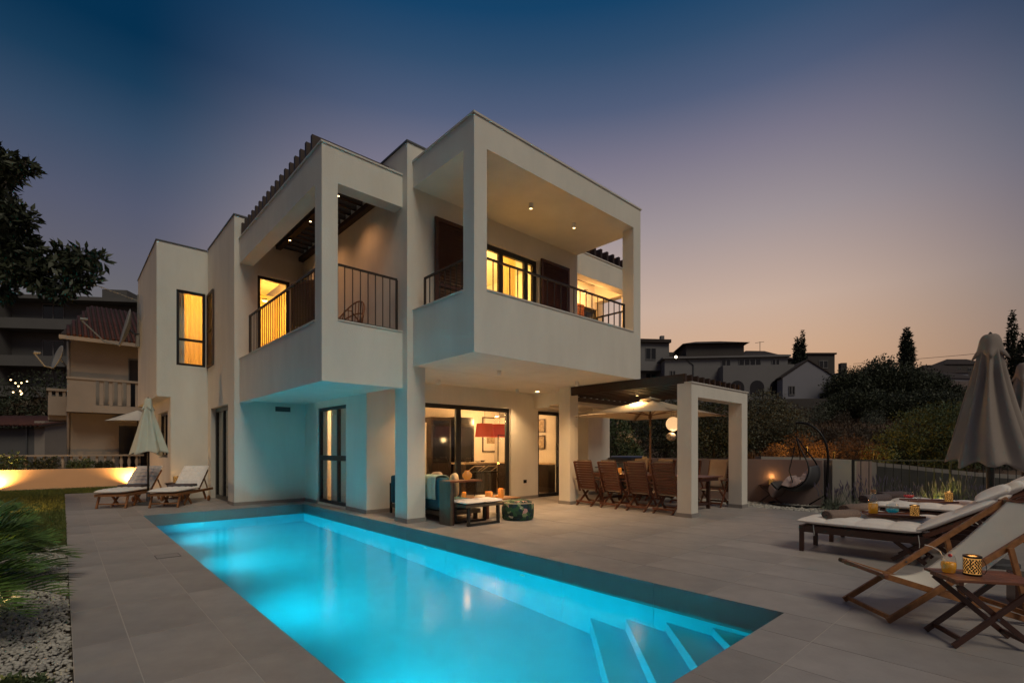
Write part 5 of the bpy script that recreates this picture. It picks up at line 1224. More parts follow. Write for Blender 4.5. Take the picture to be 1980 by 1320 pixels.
def cycad(lab, loc, Lm, n, seed, rz=0.):
    rd = random.Random(seed); t = thing('cycad', lab, 'plant', loc, rz, 'cycads in the pebble bed beside the paving')
    MB().lathe([(.16, -.03), (.17, .08), (.13, .20), (.05, .26)], 14).build('trunk', M['bark'], t)
    protos = []
    for k in range(n):
        ring = k/n
        if k < 3: o = frond_mesh(Lm*(1, .92, .84)[k], 44, seed*7+k, (.52, .62, .42)[k]).build('frond', M['cycad'], t); protos.append(o)
        else: o = protos[k % 3].copy(); COL.objects.link(o); o.parent = t
        o.location = (0, 0, .18); a = k*2.399963+rd.uniform(-.15, .15)
        o.rotation_euler = (rd.uniform(-.25, .25), -.80*(1-ring)+rd.uniform(-.1, .1)+.02, a); s_ = rd.uniform(.85, 1.08); o.scale = (s_,)*3
    return t
cycad('large cycad with long green fronds in the pebble bed, nearest the camera', (-.86, 5.15, -.04), 1.02, 64, 3)
cycad('cycad in the middle of the bed, its fronds reaching over the paving edge', (-.72, 7.05, -.04), .88, 60, 5, 1.1)
cycad('farthest cycad of the bed, at the edge of the lawn', (-.90, 9.0, -.04), .85, 52, 8, 2.0)
for i, (x, y, e) in enumerate(((-.72, 5.95, 16), (-.38, 6.45, 9), (-1.1, 4.2, 11), (-.85, 8.0, 10))):
    t = thing('garden_spot', ['warm garden spot hidden between the two nearer cycads', 'warm garden spot near the paving edge under the middle cycad', 'warm garden spot lighting the pebbles in the lower left corner', 'warm garden spot in front of the farthest cycad'][i], 'lamp', (x, y, -.04), 0, 'garden spots in the pebble bed')
    MB().lathe([(.025, 0), (.025, .05), (.035, .055), (.035, .12), (.028, .12)], 12).build('housing', M['black'], t)
    spot('garden_light', (x+.25, y-.1, .18), ((x-.6, y, .35) if i != 2 else (x+.7, y-.7, -.1)), e*(3.2 if i != 2 else 1.6), (1, .70, .20), 125, .8, .03, parent=t)
t = thing('ground_cover', 'low dark creeping shrub on the pebbles in the lower left corner', 'shrub', (-.42, 3.72, -.04)); v, f = leaves([(0, 0, .05), (.2, .15, .04), (-.25, -.1, .05)], [(.28, .25, .10), (.18, .16, .07), (.24, .2, .09)], 5200, .035, 1.8, .5); np_mesh('foliage', v, f, M['leaf_green'], t, kind='stuff')
t = thing('garden_flood', 'warm garden floodlight on the lawn behind the far cycad', 'lamp', (-1.9, 12.2, 0)); MB().lathe([(.03, 0), (.03, .12)], 10).build('housing', M['black'], t); B(-.08, .08, -.03, .05, .12, .24).build('head', M['black'], t); spot('flood_light', (-1.9, 12.28, .2), (.5, 22, .75), 900, (1, .50, .16), 56, .8, .05, parent=t)
t = thing('garden_flood', 'added unseen fill lamp on the lawn warming the white house, left of the picture', 'lamp', (-3.6, 16.0, 0)); MB().lathe([(.03, 0), (.03, .12)], 10).build('housing', M['black'], t); B(-.03, .06, -.08, .08, .12, .24).build('head', M['black'], t); spot('flood_light', (-3.5, 16.0, .2), (2.4, 16.3, 2.0), 260, (1, .55, .22), 110, .9, .06, parent=t)  # out-of-view lamp added to warm the left facade
gw = thing('low_garden_wall', 'low rendered garden wall behind the lawn, lit by two uplights', 'wall', (0, 22.6, 0), world=True)
M['gwall'] = mat('peach_render', (.52, .34, .21), .9, var=.04, vscale=1.5, bump=.3, bscale=90)
B(-11, 2.14, 22.6, 22.8, -.05, .68).build('wall_section', M['gwall'], gw); B(-11, 2.14, 22.8, 23.5, -.05, .62).build('planter_soil', M['soil'], gw)
bl = thing('balustrade', 'low balustrade of flat pale balusters on top of the garden wall', 'balustrade', (0, 22.95, .62), world=True)
B(-6, 2.25, 22.88, 23.06, .62, .68).build('bottom_rail', M['house1'], bl); B(-6, 2.25, 22.86, 23.08, 1.10, 1.16).build('top_rail', M['house1'], bl)
prof_b = [(.035, 0), (.05, .03), (.035, .08), (.062, .18), (.055, .26), (.032, .36), (.045, .42)]
base = None
for k in range(36):
    x = -5.9+k*.227
    if base is None: base = MB().lathe([(r, z+.68) for r, z in prof_b], 10, c=(x, 22.97, 0)).build('baluster', M['house1'], bl, smooth=True); xb = x
    else: c = base.copy(); COL.objects.link(c); c.parent = bl; c.location = (x-xb, 0, 0)
for i, (x, y) in enumerate(((-1.62, 22.42), (1.92, 22.42))):
    t = thing('wall_uplight', ['bright uplight at the foot of the garden wall, at the left edge', 'bright uplight at the foot of the garden wall behind the teak lounger'][i], 'lamp', (x, y, 0), 0, 'uplights at the garden wall'); MB().lathe([(.05, 0), (.05, .05), (.04, .06)], 12).build('housing', M['black'], t)
    MB().lathe([(.038, .0605), (.001, .0606)], 12, cap=False).build('lens', M['glowwarm'], t)
    spot('uplight', (x, y-.05, .10), (x, y+.22, .7), 400, (1, .52, .15), 150, .8, .03, parent=t)
def shrub(name, lab, cat, loc, clumps, n, size, m, elong=2.2, hollow=.35, g=None, stems=6, sm='bark'):
    t = thing(name, lab, cat, loc, 0, g); c = [q[0] for q in clumps]; r = [q[1] for q in clumps]
    v, f = leaves(c, r, n, size, elong, hollow); np_mesh('foliage', v, f, M[m], t, kind='stuff')
    if stems:
        mb = MB(); rd = random.Random(int(abs(loc[0]*31+loc[1]*7)))
        for k in range(stems):
            e = c[k % len(c)]; mb.tube([(rd.uniform(-.05, .05), rd.uniform(-.05, .05), -.2), (e[0]*.5+rd.uniform(-.1, .1), e[1]*.5, e[2]*.5), (e[0], e[1], e[2])], [.03*size*8, .02*size*8, .006*size*8], 5)
        mb.build('stems', M[sm], t)
    return t
for i, (x, w_, h_) in enumerate(((-5.0, .8, .6), (-3.6, .8, .62), (-2.3, .7, .62), (-1.35, .6, .55), (-.45, .5, .42), (.45, .45, .34), (1.1, .35, .28))):
    shrub('hedge_plant', ['dark hedge plant on the garden wall, at the far left', 'dark hedge plant on the garden wall, second from the left', 'dark leafy hedge plant above the left uplight', 'hedge plant right of the one above the uplight', 'low plant in front of the first visible balusters', 'thin plant in front of the middle balusters', 'small plant in front of the right-hand balusters'][i], 'plant', (x, 22.86, .62), [((0, 0, h_*.5), (w_*.8, .14, h_*.6)), ((w_*.4, -.03, h_*.6), (w_*.4, .12, h_*.5)), ((-w_*.4, 0, h_*.4), (w_*.4, .12, h_*.5))], int(1500*w_), .10, 'leaf_green' if i % 2 else 'leaf_dark', 3.2, .1, 'hedge plants on the garden wall')
# ================================================================== NEIGHBOUR'S HOUSE ON THE LEFT
def hframe(px, py, d, yaw=0.):
    """origin and axes for a far building: u to the right, w away"""
    o = far(px, py, d); a = R(yaw); u = RT*math.cos(a)+FW*math.sin(a); w = Vector((0, 0, 1)).cross(u); return o, u, w
nh = thing('neighbour_house', "neighbour's cream two-storey house with a balustraded balcony and red tiled roof", 'house', (.2, 25, 0), world=True)
B(.2, 9, 25, 32, -.2, 5.5).build('wall', M['house1'], nh)
B(.10, 9, 24.1, 24.995, 2.72, 2.90).build('balcony_slab', M['house1'], nh); B(.12, .92, 24.1, 24.22, 2.90, 3.92).build('balcony_parapet', M['house1'], nh); B(.10, 9, 24.06, 24.26, 3.92, 4.0).build('balcony_rail', M['house1'], nh); B(.92, 9, 24.1, 24.22, 2.90, 3.0).build('balcony_kerb', M['house1'], nh)
base = None
for k in range(22):
    x = 1.02+k*.27
    if base is None: base = B(x, x+.13, 24.12, 24.2, 3.0, 3.92).build('baluster', M['house1'], nh, bevel=.02); xb = x
    else: c = base.copy(); COL.objects.link(c); c.parent = nh; c.location = (x-xb, 0, 0)
rfm = MB(); rfm.add([(-.05, 24.2, 5.46), (9.2, 24.2, 5.46), (9.2, 28.5, 7.55), (.9, 28.5, 7.55), (-.05, 24.2, 5.56), (9.2, 24.2, 5.56), (9.2, 28.5, 7.65), (.9, 28.5, 7.65)], [(0, 3, 2, 1), (4, 5, 6, 7), (0, 1, 5, 4), (1, 2, 6, 5), (2, 3, 7, 6), (3, 0, 4, 7)])
rf_ = rfm.build('roof', M['roofdark'], nh)
for k in range(50):
    x0 = .0+k*.16; x1 = max(x0+.0, .9-(.0)) if False else x0
    y_end = 28.4; xt = x0+.0
    if x0 < .9: y_end = 24.2+4.3*(x0+.05)/.95
    if y_end-24.2 < .6: continue
    zf = lambda y: 5.56+(y-24.2)*2.09/4.3
    MB().tube([(x0, 24.12, zf(24.12)+.02), (x0, y_end, zf(y_end)+.02)], .055, 6).build('tile_row', M['rooftile'], rf_, smooth=True)
B(-.1, 9.2, 24.15, 24.2, 5.36, 5.50).build('fascia', M['house1'], nh)
def win(parent, x0, x1, z0, z1, y, m='house1', dark='darkglass', n=2):
    f = MB(); e = .06; f.box(x0, x1, y-.05, y-.002, z0, z0+e); f.box(x0, x1, y-.05, y-.002, z1-e, z1)
    xs = [x0+(x1-x0)*k/n for k in range(n+1)]
    for k, x in enumerate(xs): f.box(max(x0, x-e/2), min(x1, x+e/2), y-.05, y-.002, z0+e, z1-e)
    o = f.build('window', M[m], parent); B(x0+.02, x1-.02, y-.03, y-.012, z0+.02, z1-.02).build('pane', M[dark], o); return o
win(nh, 1.95, 3.0, 2.92, 5.0, 25, 'copdark'); win(nh, 1.62, 3.0, 0, 2.35, 25, 'house1')
MB().tube([(.16, 24.93, .0), (.16, 24.93, 5.4)], .045, 8).build('downpipe', M['house1'], nh, smooth=True)
t = thing('open_parasol', 'small white open parasol at the neighbour house door', 'parasol', (2.15, 23.9, 0)); MB().cyl((0, 0, 0), (0, 0, 2.85), .02, n=8).build('pole', M['pole'], t); MB().lathe([(1.0, 2.42), (.02, 2.85)], 8, cap=False).build('canopy', M['tableware'], t)
def dish(lab, loc, r, face, arm, mount):
    t = thing('satellite_dish', lab, 'satellite dish', loc, 0); f = Vector(face).normalized(); sd = f.cross(Vector((0, 0, 1))).normalized(); up = sd.cross(f)
    def g(u, v): a = 2*math.pi*u; p = sd*(r*v*math.cos(a))+up*(r*1.08*v*math.sin(a))-f*(.22*r*(1-v*v)); return tuple(p)
    MB().grid(g, 28, 8, closeu=True).build('reflector', M['dish'], t, smooth=True, solid=.012)
    e = f*arm-up*(r*.25); MB().tube([tuple(-up*r), tuple(-up*r*1.05+f*arm*.35), tuple(e)], .022, 6).build('feed_arm', M['dish'], t); MB().cyl(tuple(e), tuple(e-f*.16+up*.06), .05, .035, 10).build('receiver', M['dish'], t)
    MB().tube([tuple(-f*.22*r), tuple(-f*.45*r-up*.1), tuple(mount)], .03, 8).build('mount', M['steel'], t); return t
dish('large satellite dish on the left side wall of the villa, its arm reaching left', (1.45, 19.8, 5.2), .58, (-1, -.02, .22), 1.05, (.44, .2, -.1))
dish("smaller grey satellite dish at the left corner of the neighbour's house", (-.15, 24.0, 4.65), .42, (-1, -.25, .3), .6, (.25, .8, -.2))
t = thing('tv_antenna', 'thin aerial mast with a horizontal boom on the left side of the villa', 'antenna', (1.80, 19.9, 4.9)); MB().cyl((0, 0, -.3), (0, 0, 1.45), .02, n=6).build('mast', M['dish'], t); MB().tube([(0, 0, 1.25), (-1.15, .0, 1.55)], .014, 5).build('boom', M['dish'], t)
for k in range(7): MB().bar((-.15-.15*k, -.14, 1.29+.039*k), (-.15-.15*k, .14, 1.29+.039*k), .008, .008).build('element', M['dish'], t)
B(-.05, .03, -.12, .12, -.25, .1).build('junction_box', M['dish'], t)
def fbox(mb, o, u, w, u0, u1, w0, w1, z0, z1):
    vs = [tuple(o+u*a+w*b+Vector((0, 0, z))) for z in (z0, z1) for a, b in ((u0, w0), (u1, w0), (u1, w1), (u0, w1))]
    return mb.add(vs, [(0, 3, 2, 1), (4, 5, 6, 7), (0, 1, 5, 4), (1, 2, 6, 5), (2, 3, 7, 6), (3, 0, 4, 7)])
class FB:
    """far building: u right, w away, z up from its base"""
    def __init__(s, name, lab, cat, px, py, d, yaw=0., g=None):
        s.o, s.u, s.w = hframe(px, py, d, yaw); s.t = thing(name, lab, cat, tuple(s.o), 0, g)
    def box(s, name, m, u0, u1, w0, w1, z0, z1, parent=None): return fbox(MB(), Vector((0, 0, 0)), s.u, s.w, u0, u1, w0, w1, z0, z1).build(name, M[m], parent or s.t)
    def P(s, a, b, z): return tuple(s.u*a+s.w*b+Vector((0, 0, z)))
    def poly(s, name, m, vs, fs, parent=None): return MB().add([s.P(*v) for v in vs], fs).build(name, M[m], parent or s.t)
    def window(s, u0, u1, z0, z1, w=-.0, fm='house3', n=2):
        mb = MB(); e = .09
        fbox(mb, Vector(), s.u, s.w, u0, u1, w-.08, w-.003, z0, z0+e); fbox(mb, Vector(), s.u, s.w, u0, u1, w-.08, w-.003, z1-e, z1)
        for k in range(n+1):
            x = u0+(u1-u0)*k/n; fbox(mb, Vector(), s.u, s.w, max(u0, x-e/2), min(u1, x+e/2), w-.08, w-.003, z0+e, z1-e)
        f = mb.build('window', M[fm], s.t); fbox(MB(), Vector(), s.u, s.w, u0+.05, u1-.05, w-.05, w-.02, z0+.05, z1-.05).build('pane', M['darkglass'], f)
    def gable(s, m, u0, u1, w0, w1, z0, z1, over=.3, name='roof', axis='u'):
        if axis == 'u':   # ridge along u
            wm_ = (w0+w1)/2; vs = [(u0-over, w0-over, z0), (u1+over, w0-over, z0), (u1+over, w1+over, z0), (u0-over, w1+over, z0), (u0-over, wm_, z1), (u1+over, wm_, z1)]
            fs = [(0, 1, 5, 4), (2, 3, 4, 5), (0, 4, 3), (1, 2, 5), (0, 3, 2, 1)]
        elif axis == 'w':
            um = (u0+u1)/2; vs = [(u0-over, w0-over, z0), (u1+over, w0-over, z0), (u1+over, w1+over, z0), (u0-over, w1+over, z0), (um, w0-over, z1), (um, w1+over, z1)]
            fs = [(0, 4, 5, 3), (1, 2, 5, 4), (0, 1, 4), (2, 3, 5), (0, 3, 2, 1)]
        else:
            um, wm_ = (u0+u1)/2, (w0+w1)/2; k = (u1-u0)*.22; vs = [(u0-over, w0-over, z0), (u1+over, w0-over, z0), (u1+over, w1+over, z0), (u0-over, w1+over, z0), (um-k, wm_, z1), (um+k, wm_, z1)]
            fs = [(0, 1, 5, 4), (2, 3, 4, 5), (0, 4, 3), (1, 2, 5), (0, 3, 2, 1)]
        return s.poly(name, m, vs, fs)
# apartment block, left
b = FB('apartment_block', 'grey unlit apartment block with long balconies behind the red-roofed house', 'apartment building', 60, 840, 46, 8)
b.box('wall', 'house2', -8, 13, 0, 10, -3, 12.4); b.box('wall', 'house2', -8, -1.6, -2.2, -.003, -3, 13.2); b.box('roof_slab', 'house2', -8.4, 13.4, -1.4, 10, 12.4, 12.75); b.box('roof_block', 'house2', 5.4, 7.6, 1, 4, 12.75, 14.2)
for z in (3.4, 6.2, 9.6): b.box('balcony', 'house2', -1.55, 13, -1.6, -.003, z, z+.95)
for z in (1.6, 4.4, 7.3, 10.3): b.box('balcony', 'house2', -8.2, -1.8, -3.2, -2.203, z, z+.9)
for u0, z in ((1.0, 8.9-1.6), (1.0, 4.6), (6.0, 4.6), (6.0, 7.3), (9.5, 7.3), (1.0, 10.7), (9.5, 4.6)): b.window(u0, u0+1.8, z, z+1.6)
for z in (2.6, 5.4, 8.3): b.box('recess_shade', 'darkglass', -5.6, -3.4, -2.24, -2.203, z, z+1.9)  # thin dark panels on the wall stand in for the shade of recesses
# small side balcony piece of the neighbour
t = thing('side_balcony', "small white side balcony at the left corner of the neighbour's house", 'balcony', (-.2, 26.5, 2.6), world=True); B(-.42, .19, 26.2, 28, 2.68, 3.42).build('parapet', M['house1'], t); B(-.46, .19, 26.15, 28, 3.62, 3.72).build('rail', M['house1'], t); B(-.42, .19, 26.4, 28, 2.5, 2.68).build('slab', M['house1'], t)
for k in range(3): B(-.40+k*.2, -.31+k*.2, 26.2, 26.3, 3.42, 3.62).build('baluster', M['house1'], t)
# shed
b = FB('garden_shed', 'low grey shed with a red tiled roof at the left edge', 'shed', -40, 885, 27, 4)
b.box('wall', 'house2', -2, 2.85, 0, 4, -1, 1.65); b.box('pier', 'house1', 2.86, 3.4, -.02, 4, -1, 2.05); b.box('drainpipe', 'copdark', 2.45, 2.53, -.08, -.005, -.8, 1.7)
rs = b.poly('roof', 'roofdark', [(-2.3, -.5, 1.70), (3.55, -.5, 1.70), (3.55, 4, 2.45), (-2.3, 4, 2.45), (-2.3, -.5, 1.78), (3.55, -.5, 1.78), (3.55, 4, 2.53), (-2.3, 4, 2.53)], [(0, 3, 2, 1), (4, 5, 6, 7), (0, 1, 5, 4), (1, 2, 6, 5), (2, 3, 7, 6), (3, 0, 4, 7)])
for k in range(26): x = -2.2+k*.225; MB().tube([b.P(x, -.55, 1.79), b.P(x, 4, 2.55)], .07, 6).build('tile_row', M['rooftile'], rs, smooth=True)
# street wall and parked car
b = FB('stone_retaining_wall', 'rough grey retaining wall below the parked car', 'wall', 112, 888, 31, 2); M['stone'] = mat('rough_stone', (.14, .12, .105), .95, var=.5, vscale=2.5, bump=1, bscale=6); b.box('wall_section', 'stone', -1.6, 3.0, 0, .5, -1, 1.45)
b = FB('parked_car', 'dark green parked car above the retaining wall', 'car', 112, 846, 35, 6)
sec = [(-2.1, .35, .62), (-2.0, .30, .82), (-1.1, .28, .95), (-.35, .28, 1.36), (.75, .28, 1.40), (1.55, .30, 1.02), (2.05, .34, .92), (2.15, .40, .60)]
vs = []; fs = []
for (u_, zb_, zt_) in sec:
    for w_, k in ((-.85, 0), (.85, 0)): vs.append(b.P(u_, w_, zb_))
    tw_ = .85 if zt_ < 1.1 else .66
    vs.append(b.P(u_, tw_, zt_)); vs.append(b.P(u_, -tw_, zt_))
for i in range(len(sec)-1):
    for k in range(4): fs.append((i*4+k, i*4+(k+1) % 4, (i+1)*4+(k+1) % 4, (i+1)*4+k))
fs += [(3, 2, 1, 0), (28, 29, 30, 31)]
MB().add(vs, fs).build('body', M['carpaint'], b.t, bevel=.04)
b.poly('side_window', 'carglass', [(-.85, -.80, 1.0), (.05, -.83, 1.0), (.05, -.70, 1.32), (-.32, -.70, 1.30)], [(0, 1, 2, 3)]); b.poly('side_window', 'carglass', [(.15, -.83, 1.0), (1.25, -.80, 1.03), (.75, -.70, 1.34), (.15, -.70, 1.32)], [(0, 1, 2, 3)])
for u_ in (-1.35, 1.35):
    for w_ in (-.86, .70):
        q = MB(); q.cyl(b.P(u_, w_, .32), b.P(u_, w_+.16, .32), .32, n=18); wh = q.build('wheel', M['black'], b.t); MB().cyl(b.P(u_, w_-.01, .32), b.P(u_, w_, .32), .2, n=14).build('rim', M['dish'], wh)
# dark shrubs on the left slope, one with fairy lights
for i, (px, py, d, r, n) in enumerate(((20, 800, 33, 2.2, 2600), (75, 790, 34, 1.5, 1500), (-20, 770, 36, 2.4, 2400), (118, 775, 36, 1.0, 900), (90, 735, 38, 1.8, 900))):
    p = far(px, py+40, d); shrub('shrub', ['dark shrub above the shed roof', 'dark shrub between the shed and the parked car', 'dark shrub at the left edge with small fairy lights', 'dark shrub beside the small white terrace', 'thin bare-looking shrub in front of the grey apartment block'][i], 'shrub', tuple(p), [((0, 0, 1.3), (r, r, r*.6)), ((r*.6, 0, .9), (r*.6, r*.6, r*.5)), ((-r*.6, 0, 1.1), (r*.6, r*.6, r*.5))], n, .22, 'leaf_dark' if i != 1 else 'leaf_brown', g='shrubs on the left slope')
rd = random.Random(5); t = thing('fairy_lights', 'cluster of tiny warm fairy lights in a dark shrub on the left', 'string lights', tuple(far(37, 748, 33)))
for k in range(9): MB().sph((rd.uniform(-.42, .42), rd.uniform(-.2, .2), rd.uniform(-.5, .5)), .045, 6, 5).build('bulb', M['glowwarm'], t)
# ================================================================== TREE AT THE UPPER LEFT
t = thing('broadleaf_tree', 'dark broad-leaved tree whose boughs reach in from the upper left', 'tree', tuple(far(-190, 868, 9.2)-Vector((0, 0, 1.35))))
to = Vector(t.location)
CL = [(8, 318, 9, .30), (50, 322, 9, .16), (-50, 330, 9.2, .7), (-20, 400, 9, .45), (25, 415, 8.8, .32), (-40, 480, 9, .6), (40, 470, 9, .28), (30, 520, 9, .36), (85, 505, 9, .26), (80, 545, 9.1, .26), (130, 500, 9, .28), (160, 500, 8.9, .22), (195, 500, 9, .11), (140, 545, 9, .26), (115, 570, 9.1, .16), (178, 535, 9, .12), (0, 560, 9.2, .26), (-90, 420, 9.5, 1.1), (-100, 620, 9.4, .5)]
cs = []; rs_ = []
for px, py, d, r in CL: p = far(px, py, d)-to; cs.append(tuple(p)); rs_.append((r*.9, r*.9, r*.8))
v, f = leaves(cs, rs_, 15000, .15, 2.7, .15, .25); np_mesh('crown', v, f, M['leaf_dark'], t, kind='stuff')
q = MB(); q.tube([(0, 0, -.1), (.1, 0, 1.5), (.15, .1, 3.0), tuple(Vector(cs[17])*.9)], [.16, .13, .11, .08], 10)
for (i, j) in ((17, 3), (3, 4), (17, 5), (5, 7), (7, 8), (8, 10), (10, 11), (11, 12), (10, 13), (13, 14), (3, 0), (0, 1), (8, 9), (7, 16)):
    a, b_ = Vector(cs[i]), Vector(cs[j]); m_ = (a+b_)/2+Vector((0, 0, .06)); q.tube([tuple(a), tuple(m_), tuple(b_)], [.035, .025, .014], 6)
q.build('trunk', M['bark'], t, smooth=True)
# ================================================================== HILLSIDE ON THE RIGHT
HG = 'houses on the hillside'
b = FB('hillside_house', 'grey multi-storey house with balconies just right of the villa roofline', 'house', 1262, 745, 60, 6, HG)
b.box('wall', 'house3', -6, 2.1, 0, 8, -2, 5.2); b.box('roof', 'roofdark', -6.3, 2.2, -.4, 8.2, 5.21, 5.6); b.box('balcony', 'house3', -6, 2.0, -1.3, -.003, 1.6, 2.5); b.box('wall', 'house4', 2.11, 3.2, .4, 7, -2, 4.2); b.box('chimney', 'house3', 1.9, 2.35, 2, 2.5, 5.61, 6.6)
b.window(-.9, .4, 3.1, 4.6); b.window(-.9, .4, .1, 1.5); b.box('balcony', 'house3', -6, 2.0, -1.3, -.003, 4.0-4.9, .1-.2)
b = FB('hillside_house', 'long pale house with three arches and a dark upper gable', 'house', 1400, 765, 56, -6, HG)
b.box('wall', 'house3', -6.6, 6.9, 0, 8, -2, 4.3); b.box('eave', 'house3', -6.9, 7.1, -.35, 8.2, 4.31, 4.5); b.box('wall', 'house3', -.6, 6.9, -1.6, -.003, -2, 3.2)
b.gable('roofdark', -6.6, 6.9, 0, 8, 4.51, 5.5, .3, axis='h'); b.box('upper_storey', 'house4', -3.9, 2.6, 1.2, 7, 4.4, 6.2); b.gable('roofdark', -3.9, 2.6, 1.2, 7, 6.2, 7.1, .5, axis='w' if False else 'h')
for u0, u1, z0, z1 in ((-.3, .7, 3.3, 4.2), (1.6, 4.0, 3.3, 4.2), (5.2, 6.0, 3.3, 4.1), (-6.0, -5.4, 2.2, 3.0)): b.window(u0, u1, z0, z1, n=2 if u1-u0 < 2 else 4)
for u_ in (.9, 3.0, 5.1):
    vs = [(u_-.75, -1.62, -.6), (u_+.75, -1.62, -.6)]+[(u_+.75*math.cos(a), -1.62, .75+.75*math.sin(a)) for a in [math.pi*k/10 for k in range(11)]]
    b.poly('arch_shade', 'darkglass', vs, [tuple(range(len(vs)))])  # flat dark sheet stands in for the shade inside the arch
b.box('terrace_rail', 'house3', -.6, 6.9, -2.2, -2.1, -.9, -.3); MB().tube([b.P(-4.2, -.06, 4.2), b.P(-3.4, -.06, 3.6), b.P(-3.4, -.06, -1)], .06, 6).build('downpipe', M['copdark'], b.t)
t = thing('street_lamp', 'small white lamp glowing under the eave of the gabled hillside house', 'lamp', tuple(far(1307, 690, 54))); MB().sph((0, 0, 0), .14, 8, 6).build('globe', emis('far_lamp', (1, .85, .6), 8), t)
b = FB('hillside_house', 'house with a low pyramid roof and small aerials left of the cypress pair', 'house', 1490, 740, 66, 4, HG)
b.box('wall', 'house4', -3.2, 3.0, 0, 7, -2, 3.2); b.gable('roofdark', -3.2, 3.0, 0, 7, 3.2, 5.0, .4, axis='h'); MB().tube([b.P(.3, 3, 4.9), b.P(.3, 3, 6.2)], .04, 5).tube([b.P(-.4, 3, 6.0), b.P(.9, 3, 6.2)], .03, 5).build('aerial', M['black'], b.t); b.window(-1, .4, 1.2, 2.4)
b = FB('hillside_house', 'white gable-ended house right of the cypress pair', 'house', 1562, 767, 52, -8, HG)
vs = [(-2.5, 0, -1.5), (2.5, 0, -1.5), (2.5, 0, 2.1), (0, 0, 3.8), (-2.5, 0, 2.1), (-2.5, 8, -1.5), (2.5, 8, -1.5), (2.5, 8, 2.1), (0, 8, 3.8), (-2.5, 8, 2.1)]
M['gable'] = mat('bluish_white_render', (.23, .23, .265), .9, var=.05, vscale=.4)
b.poly('wall', 'gable', vs, [(0, 1, 2, 3, 4), (9, 8, 7, 6, 5), (1, 6, 7, 2), (0, 4, 9, 5), (0, 5, 6, 1)])
b.poly('roof', 'roofdark', [(-2.7, -.1, 2.0), (0, -.1, 3.87), (2.7, -.1, 2.0), (-2.7, 8, 2.0), (0, 8, 3.87), (2.7, 8, 2.0), (-2.7, -.1, 2.12), (0, -.1, 4.0), (2.7, -.1, 2.12), (-2.7, 8, 2.12), (0, 8, 4.0), (2.7, 8, 2.12)], [(0, 1, 4, 3), (1, 2, 5, 4), (6, 9, 10, 7), (7, 10, 11, 8), (0, 6, 7, 1), (1, 7, 8, 2), (3, 4, 10, 9), (4, 5, 11, 10)])
b.window(-1.9, -1.3, .2, 1.2); b.window(1.1, 2.0, -1.0, .4); b.box('porch_wall', 'house4', 2.55, 6.0, 1, 6, -1.5, 1.9); b.poly('porch_roof', 'roofdark', [(2.55, .2, 2.0), (7.4, .2, 2.0), (6.2, 6, 3.3), (2.55, 6, 3.3), (2.55, .2, 1.85), (7.4, .2, 1.85)], [(0, 1, 2, 3), (0, 4, 5, 1)]); b.box('chimney', 'house4', 4.7, 5.3, 3, 3.6, 2.4, 4.0)
b = FB('hillside_house', 'flat-roofed block behind the white gable house', 'house', 1590, 722, 75, 0, HG); b.box('wall', 'house4', -2.2, 1.9, 0, 6, -2, 2.9); b.box('roof', 'roofdark', -2.4, 2.1, -.2, 6.2, 2.91, 3.15); b.window(-.5, .8, .8, 2.0)
for i, (px, py, d, w_, h_, lab) in enumerate(((1825, 752, 120, 11, 5.2, 'far pale house among the trees, left of the large parasol'), (1868, 756, 100, 7.5, 3.4, 'far white house half hidden behind the large parasol'), (1870, 725, 150, 14, 4.4, 'distant roof on the skyline by the large parasol'), (1500, 716, 110, 9, 3.5, 'distant dark house between the pyramid roof and the cypresses'))):
    b = FB('hillside_house', lab, 'house', px, py, d, (-6, 10, 0, 4)[i], HG); b.box('wall', 'gable' if i < 2 else 'house4', -w_/2, w_/2, 0, 7, -3, h_*.75); b.gable('roofdark', -w_/2, w_/2, 0, 7, h_*.75, h_*1.25, .3, axis='h')
    for k in range(4): b.window(-w_/2+.8+k*w_/4.4, -w_/2+1.9+k*w_/4.4, h_*.25, h_*.52)
b = FB('retaining_wall', 'grey retaining wall below the white gable house', 'wall', 1560, 800, 48, -4); b.box('wall_section', 'house4', -4.5, 3.2, 0, .5, -1, 1.5)
b = FB('water_tank', 'small pale block on the slope below the houses', 'tank', 1653, 792, 44, 10); b.box('tank_body', 'house3', -.35, .35, 0, .6, -.3, .6); b.box('lid', 'house4', -.4, .4, -.05, .65, .61, .7)
b = FB('hillside_shop', 'small building with lit balconies seen between the parasol pole and the villa', 'building', 1232, 880, 38, 5)
b.box('wall', 'house1', -1.6, 1.1, 0, 3, -2, 4.0); b.box('balcony', 'house1', -1.3, 1.3, -.7, -.003, .9, 1.6); b.box('balcony', 'house1', -.3, 1.1, -.5, -.003, 2.6, 3.1); b.window(-.5, .5, 1.7, 2.5)
t = thing('street_lamp', 'warm lamp lighting the small building behind the dining parasol', 'lamp', tuple(far(1205, 866, 33))); MB().sph((0, 0, 0), .10, 8, 6).build('globe', M['glowwarm'], t); point('street_light', tuple(far(1210, 850, 35.5)), 90, (1, .52, .16), .1, parent=t)
